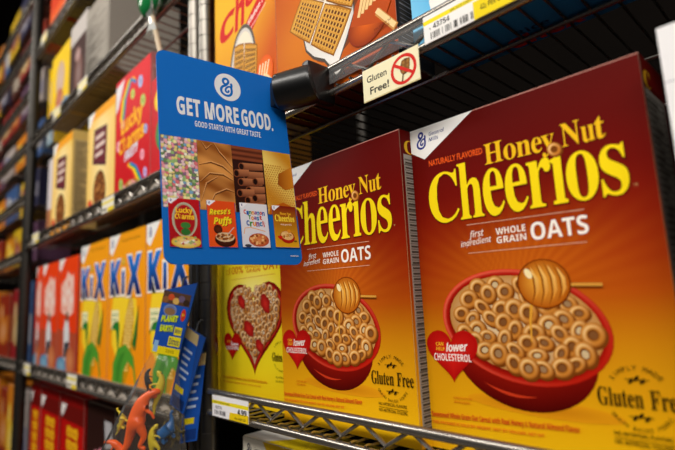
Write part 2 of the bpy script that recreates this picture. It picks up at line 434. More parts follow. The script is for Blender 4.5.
def honey_art():
    A = Art(); Wd, H = 204, 300
    A.grid(0.2, 0.2, Wd - .2, H - .2, 90, 130, honey_bg)
    A.rect(0.2, H - 1.0, Wd - .2, H - .2, '#c98d80')
    # white corner with the maker's mark
    A.poly([(.2, H - .2), (71, H - .2), (15.5, 267.5), (.2, 277)], '#f4f2ee')
    g_logo(A, 13.5, 287, 8.2, '#1d2c86')
    A.text('General', 22.5, 289.3, 40, 3.5, '#24357c', 'it', .012); A.text('Mills', 21.8, 283.8, 33, 3.5, '#24357c', 'it', .012)
    A.text('NATURALLY FLAVORED', 20, 259.3, 77, 5.4, '#ee5a1c', 'plain', slope=-0.03, off=.022)
    Y = '#ffe016'; Y2 = '#5b0d07'
    def yl(x, y): return mix('#ffe94a', '#fbc81c', (y - 200) / 60)
    def word(ls, f='serif'):
        for t, x0, y0, x1, y1 in ls: A.glyph(t, x0 - .5, y0 - 1.2, x1 + 1.1, y1 - .2, Y2, f, .014)
        for t, x0, y0, x1, y1 in ls: A.glyph(t, x0, y0, x1, y1, '#f7c21c' if y0 > 235 else Y, f, .0)
    word([('H', 78.5, 246.8, 95.5, 265), ('o', 96.5, 246, 107.5, 259.6), ('n', 108.2, 246.2, 120.2, 259.2), ('e', 120.8, 245.6, 129.4, 258.8), ('y', 129, 240.5, 139.5, 258.4),
          ('N', 144.8, 244.8, 159, 263.6), ('u', 159.6, 244.4, 169.2, 257), ('t', 169.4, 244.6, 176.4, 261.8)])
    word([('C', 17, 202, 49.5, 250.5), ('h', 50, 202.4, 73.5, 254), ('e', 74, 200.6, 93.4, 242.8), ('e', 94.6, 200.8, 114, 241.6), ('r', 114.4, 201.6, 134, 240.6),
          ('o', 145, 200.6, 168, 239.2), ('s', 169.4, 200.4, 187.6, 238.4)])
    stem = lambda g, dx, dy: [(133.6 - g + dx, 201.6 - g + dy), (144.6 + g + dx, 201.6 - g + dy), (144.6 + g + dx, 204 + dy), (142.4 + g + dx, 205 + dy), (142.4 + g + dx, 239.5 + g + dy), (140 + dx, 239.5 + g + dy), (133.8 - g + dx, 237.4 + dy), (133.8 - g + dx, 235.5 + dy), (136 - g + dx, 234 + dy), (136 - g + dx, 205 + dy), (133.6 - g + dx, 204 + dy)]
    A.poly(stem(.6, .3, -.7), Y2); A.poly(stem(0, 0, 0), Y)
    cereal_ring(A, 138.6, 245.2, 6.2, random.Random(5), milk='#6a0f0c')
    A.text('TM', 189.5, 205, 192, 1.6, '#d8b070', 'plain')
    A.line([(55, 196.8), (155, 194.2)], .5, '#e8b89a'); A.line([(54, 171.6), (154, 169.8)], .5, '#e8b89a')
    A.text('first', 56.5, 184.8, 71.0, 5.6, '#fbeee2', 'it', .008, slope=.05); A.text('ingredient', 47.5, 177.8, 77.5, 5.0, '#fbeee2', 'it', .008, slope=.05)
    A.text('WHOLE', 82.3, 184.4, 108.5, 5.5, '#fbeee2'); A.text('GRAIN', 82.3, 177, 108.5, 5.5, '#fbeee2')
    A.text('OATS', 112.5, 176.0, 156.5, 14, '#fdf3ea')
    # bowl
    R = -11
    body = A.ringloop(91, 88, 61, 45.5, R, 48)
    A.ell(103, 46, 62, 7, '#e89d12', -2, '#c97a0e')
    A.fan(body, lambda x, y: mix('#4a0503', '#9a130a', (y - 46) / 60), (80, 92), '#b81c0c')
    A.line([(58 + 2 * i, 62 - 1.05 * i + .03 * i * i) for i in range(24)], 2.4, '#cf3a1c', lambda t: math.sin(PI * t))
    rim = lambda k, kk: A.ringloop(93, 108.5, 71.5 * k, 45.5 * kk, R, 48)
    A.loops([(rim(1, 1), lambda t: mix('#a8140a', '#e2391c', .5 + .5 * math.cos(2 * PI * (t - .42)))), (rim(.975, .97), lambda t: mix('#c2200f', '#f0634a', .5 + .5 * math.cos(2 * PI * (t - .42)))),
             (rim(.94, .92), '#b5180c'), (rim(.89, .84), '#7c0f06')])
    inner = A.ringloop(94, 109.5, 64.5, 39, R, 40)
    A.fan(inner, '#c88c48', (80, 116), '#f4deb4')
    rr = math.radians(R)
    def inside(x, y):
        dx, dy = x - 94.5, y - 109; a = dx * math.cos(rr) + dy * math.sin(rr); b = -dx * math.sin(rr) + dy * math.cos(rr)
        return (a / 59) ** 2 + (b / 34.5) ** 2 < 1
    fill_rings(A, inside, 28, 62, 162, 152, 8.9, 7, 150)
    # honey dipper over the bowl
    A.line([(136, 138.8), (161, 137.4)], 3.6, '#7d3d0b'); A.line([(136, 139.4), (161, 138)], 2.1, '#e0a040')
    A.line([(107, 126), (104.5, 112), (104, 96)], 2.6, '#e9a433', lambda t: 1 - .6 * t)
    honey_dipper(A, 118, 141, 20.5)
    # heart badge
    A.heart(29, 81.5, 53.5, 46, '#b80f0c', '#e2231a')
    A.text('CAN', 12.5, 90.5, 20.5, 3.2, '#ffc62a'); A.text('HELP', 12.5, 86.2, 21.5, 3.2, '#ffc62a')
    A.text('lower', 23, 85.6, 45.5, 7.0, '#fff6ee', 'it', .03, slope=.06); A.text('CHOLESTEROL', 9.5, 77.4, 48, 6.2, '#fff6ee', 'bold')
    # gluten free mark
    K = '#2a1a08'
    A.text('Gluten', 148, 53.8, 177, 12.2, K, 'serif'); A.text('Free', 181, 53.8, 201, 12.2, K, 'serif')
    A.arc('SIMPLY MADE', 174.5, 61, 19.5, 142, 42, 4.6, K, 'plain')
    A.arc('GRAIN BASED FOODS', 174.5, 60, 20.5, 214, 326, 3.6, K, 'plain', True)
    for cy in (72.5, 48):
        A.line([(167, cy), (182, cy)], .5, K)
        for i in range(3): A.ell(170.8 + i * 3.6, cy + (.9 if i % 2 else -.9), 2.3, 1.0, K, 50)
    A.text('NO ARTIFICIAL FLAVORS', 156, 34.4, 191, 2.6, K, 'plain', .01); A.line([(156, 32.6), (192, 32.2)], .4, K)
    A.text('NO ARTIFICIAL COLORS', 156, 28.6, 191, 2.6, K, 'plain', .01)
    A.text('Sweetened Whole Grain Oat Cereal with Real Honey & Natural Almond Flavor', 2, 27, 133, 4.6, '#d2441a', 'bold', slope=.035)
    A.text('THIS PACKAGE IS SOLD BY WEIGHT, NOT BY VOLUME. NET WT', 2, 21.2, 106, 2.6, '#e8761c', 'bold', slope=.03)
    A.text('ENLARGED TO SHOW TEXTURE', 27, 45, 45, 2.0, '#cf5a12', 'plain'); A.text('SERVING SUGGESTION', 27, 41.5, 43, 2.0, '#cf5a12', 'plain')
    return A

def side_art(w, h, bg, dark='#2b2620', panel='#a8a299', top=None):
    """nutrition table on a narrow carton side"""
    A = Art(); rnd = random.Random(3)
    dark = mix(dark, panel, .35)
    A.grid(.2, .2, w - .2, h - .2, 2, 40, bg)
    if top: A.glyph(top, 6, h - 24, 22, h - 10, '#e6b422', 'serif')
    A.rect(4, 10, w - 4, h - 25, panel)
    y = h - 31
    while y > 14:
        n = rnd.choice((1, 2.4, 1.2, 1.2, 1)); A.rect(5, y, w - 5, y + n * .7, dark)
        A.rect(6, y - 3.2, 6 + rnd.uniform(14, w - 22), y - 1.4, '#4c463e'); A.rect(w - 12, y - 3.2, w - 7, y - 1.4, '#4c463e')
        y -= 5.2
    return A

def honeycarton(side, co):
    if side == 'top': return '#6d120c'
    if side == 'bottom': return '#b9a98c'
    if side == 'edge': return mix(honey_bg(100, co.z * 1000), '#d8c8b0', .35)
    return honey_bg(190, co.z * 1000)

def heart_art():
    A = Art(); Wd, H = 172, 290
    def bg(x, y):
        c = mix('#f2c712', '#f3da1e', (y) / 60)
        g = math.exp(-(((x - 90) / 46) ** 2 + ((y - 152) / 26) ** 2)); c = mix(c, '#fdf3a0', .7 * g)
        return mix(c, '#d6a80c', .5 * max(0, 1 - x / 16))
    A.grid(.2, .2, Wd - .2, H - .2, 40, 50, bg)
    R1 = '#c25a10'
    A.text('100%', 29, 181.5, 66, 10.5, R1, 'plain', .012); A.text('WHOLE', 70, 187, 110, 5, R1); A.text('GRAIN', 74, 181, 108, 5, R1)
    A.text('OATS', 114, 181.5, 160, 13, R1); A.text('can', 20, 186, 27, 4, '#d9911a'); A.text('help', 20, 181, 27, 4, '#d9911a')
    A.line([(34, 173.4), (142, 175)], .5, R1)
    A.text('Cheerios', 16, 206, 160, 44, '#1a1a1a', 'serif', .012)
    A.heart(90, 104, 140, 125, '#7a0a08', '#b0120d'); A.heart(90, 105, 130, 115, '#c22a1e'); A.heart(90, 105.5, 124, 109, '#8a0f0b')
    A.heart(90, 106, 118, 103, '#c9a67c')
    import itertools
    def hin(x, y):
        X = (x - 90) / 50; Y = (y - 109) / 43
        return (X * X + (Y * 1.0) ** 2 - .92) ** 3 - X * X * Y ** 3 * 1.1 < 0.0
    fill_rings(A, hin, 30, 55, 150, 160, 6.4, 21, 150, base=('#5e3414', '#d0a062', '#fbe6c0', '#6a4018'), milk='#f4e4cc')
    for x, y, r, w in ((62, 140, 10, 9), (119, 136, 13, 10), (79, 103, 11, 12), (104, 80, 9, 9)):
        A.fan([(x - w, y + r), (x - w * .2, y + r * 1.1), (x + w, y + r * .3), (x + w * .8, y - r), (x - w * .2, y - r * .8), (x - w * 1.1, y - r * .1)], '#8e1410', (x, y), '#cf2a22')
    A.heart(35, 78, 44, 39, '#b3100c', '#d81f16')
    A.text('CAN HELP', 21, 84, 32, 2.5, '#ffc62a'); A.text('lower', 31, 80, 51, 6.2, '#fff', 'script', .012) if False else A.text('lower', 31, 80, 51, 6.2, '#ffffff', 'script', .012)
    A.text('CHOLESTEROL', 19, 74, 52, 4.8, '#ffffff')
    K = '#2a1a08'
    A.text('Gluten', 131, 63, 152, 10.5, K, 'serif'); A.text('Free', 154, 63, 169, 10.5, K, 'serif')
    A.arc('SIMPLY MADE', 150, 70, 17, 140, 40, 4, K, 'plain'); A.arc('GRAIN BASED FOODS', 150, 68, 17, 214, 326, 3.2, K, 'plain', True)
    A.text('NO ARTIFICIAL FLAVORS', 138, 42, 168, 2.3, K, 'plain'); A.text('NO ARTIFICIAL COLORS', 138, 37, 168, 2.3, K, 'plain')
    A.text('Toasted Whole Grain Oat Cereal with Real Strawberries', 8, 33, 118, 4, '#d58a14'); A.text('THIS PACKAGE IS SOLD BY WEIGHT, NOT BY VOLUME', 8, 27.5, 104, 2.4, '#dd9a1c')
    return A

def chex_piece(A, P, seed=1, n=7):
    """woven cereal square between four corners"""
    (ax, ay), (bx, by), (cx, cy), (dx, dy) = P
    def q(u, v):
        return ((ax * (1 - u) + bx * u) * (1 - v) + (dx * (1 - u) + cx * u) * v, (ay * (1 - u) + by * u) * (1 - v) + (dy * (1 - u) + cy * u) * v)
    A.poly([q(-.03, -.03), q(.5, -.05), q(1.03, -.03), q(1.05, .5), q(1.03, 1.03), q(.5, 1.05), q(-.03, 1.03), q(-.05, .5)], '#8a5210')
    A.poly([q(0, 0), q(.5, -.02), q(1, 0), q(1.02, .5), q(1, 1), q(.5, 1.02), q(0, 1), q(-.02, .5)], lambda x, y: mix('#b8781c', '#d8a03c', (x + y) % 40 / 40))
    for i in range(n):
        A.line([q((i + .5) / n, .02), q((i + .5) / n, .98)], .35 * math.dist(q(0, 0), q(1, 0)) / n, '#e6b254')
    for j in range(n):
        A.line([q(.02, (j + .5) / n), q(.98, (j + .5) / n)], .35 * math.dist(q(0, 0), q(0, 1)) / n, '#d89a38')
    for i in range(n - 1):
        for j in range(n - 1):
            u, v = (i + 1) / n, (j + 1) / n; e = .29 / n
            A.poly([q(u - e, v - e), q(u + e, v - e), q(u + e, v + e), q(u - e, v + e)], '#643006')

def chex_art(wide):
    """wide: the close spoon box; else the box with the red name band. both drawn with deck height as v=0"""
    A = Art(); Wd, H = (207, 300) if wide else (162, 300)
    def bg(x, y):
        if wide:
            c = mix('#cc6208', '#ad3e06', abs(x - 60) / 150); return mix(c, '#de8414', math.exp(-(((x - 50) / 60) ** 2 + ((y - 100) / 50) ** 2)) * .6)
        c = mix('#e08a10', '#eeb41e', (y - 90) / 130)
        return mix(c, '#cc5606', max(0, min(1, (x - 60) / 110 + (150 - y) / 160)))
    A.grid(.2, .2, Wd - .2, H - .2, 36, 50, bg)
    if not wide:
        A.poly([(6, H), (Wd - .3, H), (Wd - .3, 250), (80, 215)], '#f0b020')
        # big slanted name
        sl = .62
        for t, x0, y0, x1, y1 in (('C', 12, 180, 56, 224), ('h', 58, 186, 84, 246), ('e', 86, 210, 112, 244), ('x', 114, 226, 146, 262)):
            v, F = glyphs(t, 'bold', .02)
            a0, a1, b0, b1 = v[:, 0].min(), v[:, 0].max(), v[:, 1].min(), v[:, 1].max()
            A.up(.03)
            A.add([(x0 + (a - a0) / (a1 - a0) * (x1 - x0) + (b - b0) / (b1 - b0) * 5, y0 + (b - b0) / (b1 - b0) * (y1 - y0) + (a - a0) / (a1 - a0) * (x1 - x0) * .22) for a, b in v], F, [lin('#cf1512')] * len(v))
        A.poly([(88, 188), (100, 166), (Wd - .4, 220), (Wd - .4, 250)], '#cf1512')
        A.text('Gluten Free', 94, 181, 152, 9, '#fff4ea', 'boldit', slope=.56); A.text('ENDORSED', 102, 174, 140, 3.4, '#f7c9b8', 'bold', slope=.56)
        L = A.ringloop(78, 118, 36, 72, -4, 40); A.poly(L, '#5e564e'); A.poly(A.ringloop(78, 117, 32, 67, -4, 40), '#d6cfc6')
        A.poly(A.ringloop(79, 116, 28, 62, -4, 40), '#f0e3cc')
        chex_piece(A, [(50, 92), (80, 88), (82, 158), (58, 162)], n=8); chex_piece(A, [(82, 82), (112, 90), (116, 142), (86, 156)], n=8)
        A.ell(134, 92, 20, 26, '#e4590c', -10, '#f58a2c')
        for i in range(4): A.line([(118 + i * 6, 82), (124 + i * 7, 108)], 2.6, '#fbe6c0')
        A.line([(135, 90), (155, 70)], 5, '#f2d6a0')
    else:
        # origin: u = x + .213, v = z - .365 (mm)
        A.ell(118, 112, 60, 48, '#7c3a10', 52); 
        A.poly([(56, 104), (60, 86), (74, 70), (92, 60), (103, 46), (112, 30), (128, 30), (121, 52), (136, 74), (148, 96), (150, 170), (110, 190), (70, 140)], '#4e463f')
        A.poly([(58, 104), (62, 88), (76, 73), (94, 63), (105, 48), (114, 32), (125, 32), (119, 52), (133, 74), (146, 98), (148, 168), (110, 186), (72, 140)], lambda x, y: mix('#b9b2aa', '#f2eee8', abs(math.sin(x * .09))))
        A.poly([(66, 106), (76, 84), (98, 68), (118, 66), (132, 80), (143, 102), (145, 165), (110, 180), (78, 140)], '#f7ecd8')
        chex_piece(A, [(31, 128), (68, 96), (96, 136), (56, 162)], n=8); chex_piece(A, [(72, 92), (110, 62), (142, 104), (100, 132)], n=8)
        chex_piece(A, [(60, 166), (98, 140), (124, 176), (84, 200)], n=8); chex_piece(A, [(104, 136), (144, 108), (164, 150), (128, 176)], n=8)
        P = A.ringloop(166, 76, 30, 24, 18, 30)
        A.fan(P, '#8a2c04', (166, 78), '#e2650c'); A.poly([(141, 82), (150, 105), (172, 128), (200, 130), (204, 90), (190, 66)], '#b8480a')
        A.line([(182, 82), (206, 53)], 9, '#c98a45'); A.line([(181, 84), (205, 55)], 6, '#efcf94')
        for i in range(5):
            x = 156 + i * 6.2; A.line([(x - 2, 88 + 2 * i), (x + 8, 116 + 2 * i)], 4.4, '#f0c98a'); A.line([(x + 1, 88 + 2 * i), (x + 11, 116 + 2 * i)], 1.4, '#a85f1c')
        A.text('ENLARGED TO', 176, 61, 200, 2.6, '#7a2d06', 'bold', slope=.12); A.text('SHOW DETAIL', 176, 57, 198, 2.6, '#7a2d06', 'bold', slope=.12)
        A.text('Chex', 20, 215, 190, 55, '#cf1512', 'bold', .02)
    return A

def kix_art():
    A = Art(); Wd, H = 192, 320
    A.grid(.2, .2, Wd - .2, H - .2, 12, 24, lambda x, y: mix('#f5930f', '#f7a318', y / 320))
    A.poly([(.2, H - .2), (62, H - .2), (16, 276), (.2, 286)], '#f4f2ee'); g_logo(A, 18, 303, 9, '#2b3f8f')
    A.text('Kid-Tested. Parent-Approved.', 70, 300, 165, 7, '#8a5210', 'plain')
    A.poly([(20, 160), (30, 196), (150, 180), (160, 120), (110, 60), (60, 50), (24, 90)], '#f8d32e')
    A.rect(18, 120, 60, 160, '#efe9b8'); A.text('No Artificial', 22, 148, 56, 5, '#3d8a4a'); A.text('Flavors', 22, 138, 50, 5, '#3d8a4a')
    # ear of corn and husk
    A.poly([(62, 30), (96, 10), (130, 60), (140, 150), (132, 184), (118, 190), (98, 150), (70, 80)], '#c8900e')
    for j in range(22):
        for i in range(7):
            x = 80 + i * 7.2 + j * 1.2 + (j % 2) * 3.4; y = 42 + j * 6.5
            if abs(x - (86 + j * 2.0)) < 23 - max(0, j - 15) * 2.6: A.ell(x, y, 3.6, 3.1, '#e8b428', 20, '#fff2a8', n=8)
    A.poly([(30, 0.4), (34, 50), (60, 82), (100, 92), (140, 70), (156, 20), (154, 8), (140, 46), (112, 60), (92, 40), (84, .4)], '#4f9a30')
    A.poly([(50, .4), (52, 44), (74, 70), (100, 78), (78, 50), (66, .4)], '#3c8428')
    A.poly([(134, 92), (164, 170), (158, 110), (148, 80)], '#1f6a2a'); A.poly([(14, 112), (34, 134), (58, 138), (66, 130), (62, 70), (48, 118), (30, 122)], '#2a7a30')
    bl = lambda x, y: mix('#160f4e', '#1577dc', (y - 206) / 48)
    for (t, x0, y0, x1, y1) in (('K', 10, 192, 66, 264), ('X', 102, 188, 174, 268)):
        A.glyph(t, x0 - 4, y0 - 4, x1 + 4, y1 + 4, '#f6f0ea', 'bold', .05)
    A.poly([(70, 187), (95, 187), (94, 246), (71, 246)], '#f6f0ea')
    for (t, x0, y0, x1, y1) in (('K', 10, 192, 66, 264), ('X', 102, 188, 174, 268)):
        A.glyph(t, x0, y0, x1, y1, bl, 'bold', .03)
    A.poly([(74, 192), (90, 192), (89, 240), (75, 240)], bl); A.ell(83, 259, 8, 8, '#c79722', 0, '#f5dc6a'); 
    return A

def lucky_art():
    A = Art(); Wd, H = 187, 305
    A.grid(.2, .2, Wd - .2, H - .2, 10, 10, lambda x, y: mix('#c3121a', '#e0212b', y / 300))
    A.poly([(.2, 230), (.2, 292), (50, 300), (14, 240)], '#e8e2e6')
    for i, c in enumerate(('#e2372c', '#f39a1e', '#f6df2c', '#4ba838', '#2d75c4')):
        A.line([(20 + i * 7, 205), (30 + i * 7, 250), (64 + i * 6, 285), (100 + i * 3, 288 - i * 5)], 7.5, c)
    for (x, y, c, r) in ((136, 262, '#9fb4e8', 12), (150, 215, '#a9cf4c', 12), (20, 150, '#f2a0b4', 11), (40, 195, '#f0c0a0', 10), (165, 150, '#8ea6e0', 9), (38, 60, '#8fc046', 11), (96, 248, '#b8d848', 10), (150, 100, '#f19ab0', 10), (165, 60, '#b8a0dc', 9)):
        A.ell(x, y, r, r * 1.2, c, 20, mix(c, '#ffffff', .4)); A.ell(x, y, r * .5, r * .6, mix(c, '#7c2030', .3))
    A.text('Lucky', 34, 172, 150, 34, '#f7b51a', 'bold', .03, slope=.08); A.text('Charms', 24, 128, 158, 32, '#f7b51a', 'bold', .03, slope=.08)
    A.text('FRUITY', 56, 106, 130, 20, '#dfe6f6', 'boldit', .02, slope=.12)
    for i, c in enumerate(('#e2372c', '#f39a1e', '#f6df2c', '#4ba838', '#2d75c4')):
        A.line([(70 + i * 5, 96), (96 + i * 6, 82), (122 + i * 6, 52), (130 + i * 6, 36)], 6.5, c)
    A.ell(90, 26, 66, 34, '#b4742c', 0, '#d8a868')
    rnd = random.Random(4)
    for _ in range(60):
        a = rnd.uniform(0, 2 * PI); r = rnd.random() ** .5; A.ell(90 + 60 * r * math.cos(a), 28 + 28 * r * math.sin(a), 5, 4, rnd.choice(['#e6c08a', '#f4a0b8', '#a8c860', '#8ea6e0', '#f0d060', '#d8a868']), 0, n=9)
    return A

def cinn_art(tone=0):
    A = Art(); Wd, H = 187, 285
    A.grid(.2, .2, Wd - .2, H - .2, 10, 12, lambda x, y: mix('#fbe3a2', '#f7c23a', abs(x - 95) / 100 * .7 + (0.3 if y < 40 or y > 240 else 0)))
    A.rect(.2, .2, Wd - .2, 40, '#f2a01e'); A.rect(.2, 262, Wd - .2, H - .2, '#f5a51c')
    A.poly([(.2, H - .3), (50, H - .3), (12, 250), (.2, 256)], '#f2f0ec')
    A.poly([(40, 150), (132, 128), (136, 228), (46, 236)], '#5a2a34'); A.poly([(46, 158), (126, 138), (130, 220), (50, 228)], '#6e2430')
    for j, w in enumerate((60, 66, 54)): A.rect(56, 206 - j * 22, 56 + w, 216 - j * 22, '#e6cfc4')
    A.ell(92, 74, 42, 50, '#6c3a1a', 14, '#8c5226'); rnd = random.Random(9)
    for _ in range(60):
        a = rnd.uniform(0, 2 * PI); r = rnd.random() ** .5; A.ell(92 + 38 * r * math.cos(a), 74 + 46 * r * math.sin(a), 6, 4.6, rnd.choice(['#a4632c', '#c88b4c', '#7a431c', '#5c2d12']), rnd.uniform(0, 90), n=8)
    A.ell(28, 46, 17, 17, '#d8402a')
    return A

def wheat_art():
    A = Art(); Wd, H = 165, 305
    A.grid(.2, .2, Wd - .2, H - .2, 6, 8, lambda x, y: mix('#e0380f', '#ee4413', y / 300))
    A.poly([(.2, H - .3), (52, H - .3), (12, 272), (.2, 278)], '#f0ece8')
    rnd = random.Random(12)
    A.poly([(30, 165), (26, 235), (66, 252), (78, 268), (112, 252), (128, 262), (136, 190), (132, 160), (90, 148)], '#f3c9ba')
    for j in range(4):
        for i in range(5): A.ell(48 + i * 18 + rnd.uniform(-3, 3), 172 + j * 21, 6, 8, rnd.choice(['#f7e6de', '#e89a86']), rnd.uniform(0, 60), n=9)
    A.poly([(.3, .3), (Wd - .3, .3), (Wd - .3, 108), (.3, 120)], '#b24c30')
    A.poly([(66, 20), (60, 120), (74, 152), (92, 150), (106, 118), (112, 18)], '#dcdde0'); A.poly([(70, 84), (104, 88), (108, 50), (66, 46)], '#22303c')
    A.ell(84, 150, 12, 14, '#7a4a34'); A.ell(46, 26, 44, 22, '#4a7ea8', 0, '#88b4cc'); A.ell(120, 40, 36, 34, '#b8623a', 0, '#d88a58')
    return A

def coco_art():
    A = Art(); Wd, H = 178, 300
    A.grid(.2, .2, Wd - .2, H - .2, 6, 8, lambda x, y: mix('#d4120c', '#b10d0c', y / 300))
    A.rect(.3, 262, Wd - .3, H - .3, '#6a100c'); A.poly([(.3, H - .3), (46, H - .3), (10, 268), (.3, 274)], '#f0ece8')
    for j in range(4):
        y = 250 - j * 30
        A.poly([(54, y - 24), (50, y - 4), (60, y + 2), (96, y - 2), (132, y + 2), (138, y - 8), (130, y - 26), (92, y - 22)], '#f2b518')
        for k in range(3): A.ell(72 + k * 22, y - 13, 5, 7, '#c76a10', n=8)
    A.ell(60, 60, 42, 62, '#e8e6dc', 12); A.ell(60, 60, 34, 52, '#4b8e46', 12, '#7ab0a0')
    A.poly([(96, 20), (100, 90), (150, 112), (156, 30)], '#e8c22a'); A.poly([(20, 112), (44, 130), (64, 128), (60, 108)], '#3c7a30')
    return A

def choc_art():
    A = Art(); Wd, H = 172, 300
    A.grid(.2, .2, Wd - .2, H - .2, 4, 6, lambda x, y: mix('#3d2018', '#2a1512', y / 300))
    A.poly([(110, 296), (150, 296), (160, 250), (118, 240)], '#b0aeb2')
    A.poly([(40, 190), (56, 232), (70, 226), (90, 240), (104, 200), (120, 196), (100, 170), (60, 168)], '#e58fa0')
    A.ell(84, 110, 58, 60, '#dcdde6'); A.ell(86, 112, 46, 48, '#2c6cb4', 0, '#4a90cc'); A.rect(64, 96, 108, 132, '#d8a820'); A.rect(10, 20, 60, 60, '#c83a20')
    return A

def plain_art(Wd, H, bands, blobs):
    A = Art()
    for y0, y1, c in bands: A.rect(.2, y0 + .2, Wd - .2, y1 - .2, c)
    for x, y, rx, ry, c in blobs: A.ell(x, y, rx, ry, c, 0, mix(c, '#ffffff', .15), n=14)
    return A

_boxes = {}
def cereal_box(name, x0, z0, y0, w, d, h, art, sidecol, label, group=None, rz=0, side=None, key=None, bottom=None, topcol=None, au=1.0):
    k = key; sh = None
    if z0 in (DB, LB, LC, LD) and w > .1 and d < .18:      # these stand right up against the shelf lip
        q = (0.38477 - .024 + y0) / (0.38477 + y0); x0 = 0.28464 + q * (x0 - 0.28464); w *= q
        top = 0.1352 + q * (z0 + h - 0.1352); h = top - z0; sh = (q, (q - 1) * (z0 - 0.1352) * 1000); y0 = y0 - .024
    o = empty(name, (x0, y0, z0), label, 'cereal box', group, rz)
    if k and k in _boxes:
        src = _boxes[k]
        for ch in [c for c in bpy.data.objects if c.parent == src]:
            copy_tree(ch, o)
        return o
    def cf(s_, co):
        if callable(sidecol): return sidecol(s_, co)
        if s_ == 'top': return topcol or sidecol
        if s_ == 'bottom': return bottom or '#8a8074'
        if s_ == 'edge': return mix(sidecol, '#e8e0d0', .3)
        return sidecol
    link('carton', carton_mesh(w, d, h, cf), INK, o)
    if art: art.build('front_panel', INK, o, U=(au, 0, 0), shrink=sh)
    if side:
        side.build('side_panel', INK, o, (w, 0, 0), (0, 1, 0), (0, 0, 1), (1, 0, 0), shrink=sh and (1, sh[1] * 0))
    if k: _boxes[k] = o
    return o

# ------------------------------------------------------------------ wire shelving
def wire_shelf(x0, x1, zdeck, label, yf=-0.033, depth=0.36, step=0.0195, lip=0.0225, phase=0.0, strip=False):
    s = empty('wire_shelf', ((x0 + x1) / 2, yf, zdeck), label, 'shelf', 'wire shelves of the store racks')
    ox = (x0 + x1) / 2; L = (x1 - x0) / 2
    zt, zb = .0215, -0.0060
    MB().tube([(-L, 0, zt), (L, 0, zt)], 0.0046, 16).build('upper_rod', CHROME, s)
    MB().tube([(-L, 0, zb), (L, 0, zb)], 0.0044, 16).build('lower_rod', CHROME, s)
    m = MB(); n0 = int((-L - phase) / 0.059) - 1; pts = []
    x = -L; 
    xs = []
    k = math.ceil((x0 - phase) / 0.0295)
    while k * 0.0295 + phase < x1:
        xs.append((k * 0.0295 + phase - ox, k % 2)); k += 1
    for xx, e in xs:
        z = (zt - .002) if e else (zb + .0085)
        for dx in (-.0035, 0, .0035):
            pts.append((xx + dx, 0.0032, z - (abs(dx) * .5 if e else -abs(dx) * .5)))
    m.tube(pts, 0.0021, 8); m.build('truss_wire', CHROME, s)
    d = MB(); x = math.ceil((x0 + .004 - phase) / step) * step + phase
    while x < x1 - 0.003:
        d.tube([(x - ox, -0.0030, -0.0004), (x - ox, 0.002, 0.0002), (x - ox, 0.008, -0.0014), (x - ox, depth, -0.0014)], 0.0013, 6); x += step
    d.build('deck', CHROME, s)
    b = MB()
    for yy in (0.062, 0.20, depth): b.tube([(-L, yy, -0.0052), (L, yy, -0.0052)], 0.0025, 8)
    b.build('support_rod', CHROME, s)
    if strip: MB().box((-L, 0.0058, -0.009), (L, 0.0066, lip + .002)).build('label_channel', CHANM, s, smooth=False)
    return s
DA, DB = 0.0, 0.365            # deck heights of the near rack
LA, LB, LC, LD = -0.021, 0.347, 0.674, 0.975
PH = -0.2073
wire_shelf(-0.345, 1.05, DA, 'chrome wire shelf under the two big red and gold cereal boxes', phase=PH)
wire_shelf(-0.345, 1.05, DB, 'chrome wire shelf above the red and gold boxes, holding the black sign clamp', phase=PH + .006)
wire_shelf(-0.345, 1.05, -0.335, 'chrome wire shelf lowest in the near rack, under the white and yellow box', phase=PH)
wire_shelf(-1.47, -0.405, LA, 'blurred chrome wire shelf carrying the orange corn cereal boxes', phase=.01, step=.026, strip=True)
wire_shelf(-1.47, -0.405, LB, 'blurred chrome wire shelf carrying the red marshmallow cereal box', phase=.02, step=.026, strip=True)
wire_shelf(-1.47, -0.405, LC, 'blurred chrome wire shelf high on the left above the red marshmallow box', phase=.0, step=.026, strip=True)
wire_shelf(-1.47, -0.405, LD, 'blurred chrome wire shelf cut by the top edge of the photo, left rack', phase=.0, step=.026, strip=True)
wire_shelf(-1.47, -0.405, -0.385, 'blurred chrome wire shelf lowest in the left rack, below the yellow lettered red boxes', phase=.0, step=.026, strip=True)
for z, t in ((-.385, 'lowest, under the orange edged boxes'), (-.02, 'under the red and blue boxes behind the far post'), (.315, 'just above the red and blue boxes'), (.50, 'second of the close stacked snack shelves'), (.68, 'third of the close stacked snack shelves'), (.86, 'fourth of the close stacked snack shelves'), (1.04, 'fifth of the close stacked snack shelves'), (1.22, 'topmost of the close stacked snack shelves')):
    wire_shelf(-2.75, -1.50, z, 'blurred far wire shelf, ' + t, step=.05, strip=True)

def post(x, y, label, z0=-1.2, z1=1.6, r=0.0125, mat=POSTM):
    m = MB(); prof = []
    z = 0.0
    while z < z1 - z0:
        prof += [(r, z), (r, z + .0228), (r * .93, z + .0229), (r * .93, z + .0253)]; z += 0.0254
    m.lathe(prof, n=20)
    o = m.build('shelf_post', mat); o.location = (x, y, z0)
    props(o, label, 'post', 'grooved posts of the wire racks'); return o
post(-0.3915, -0.026, 'grooved chrome post, left one of the pair behind the blue sign')
post(-0.3575, -0.026, 'grooved chrome post, right one of the pair behind the blue sign')
post(-1.485, -0.026, 'dark grooved post far left between the two blurred racks', r=.016, mat=DARKM)
post(-1.485, 0.34, 'dark grooved post at the rear corner of the left rack', r=.016, mat=DARKM)
post(-0.3745, 0.345, 'dark grooved post at the rear between the two racks', r=.0125, mat=DARKM)

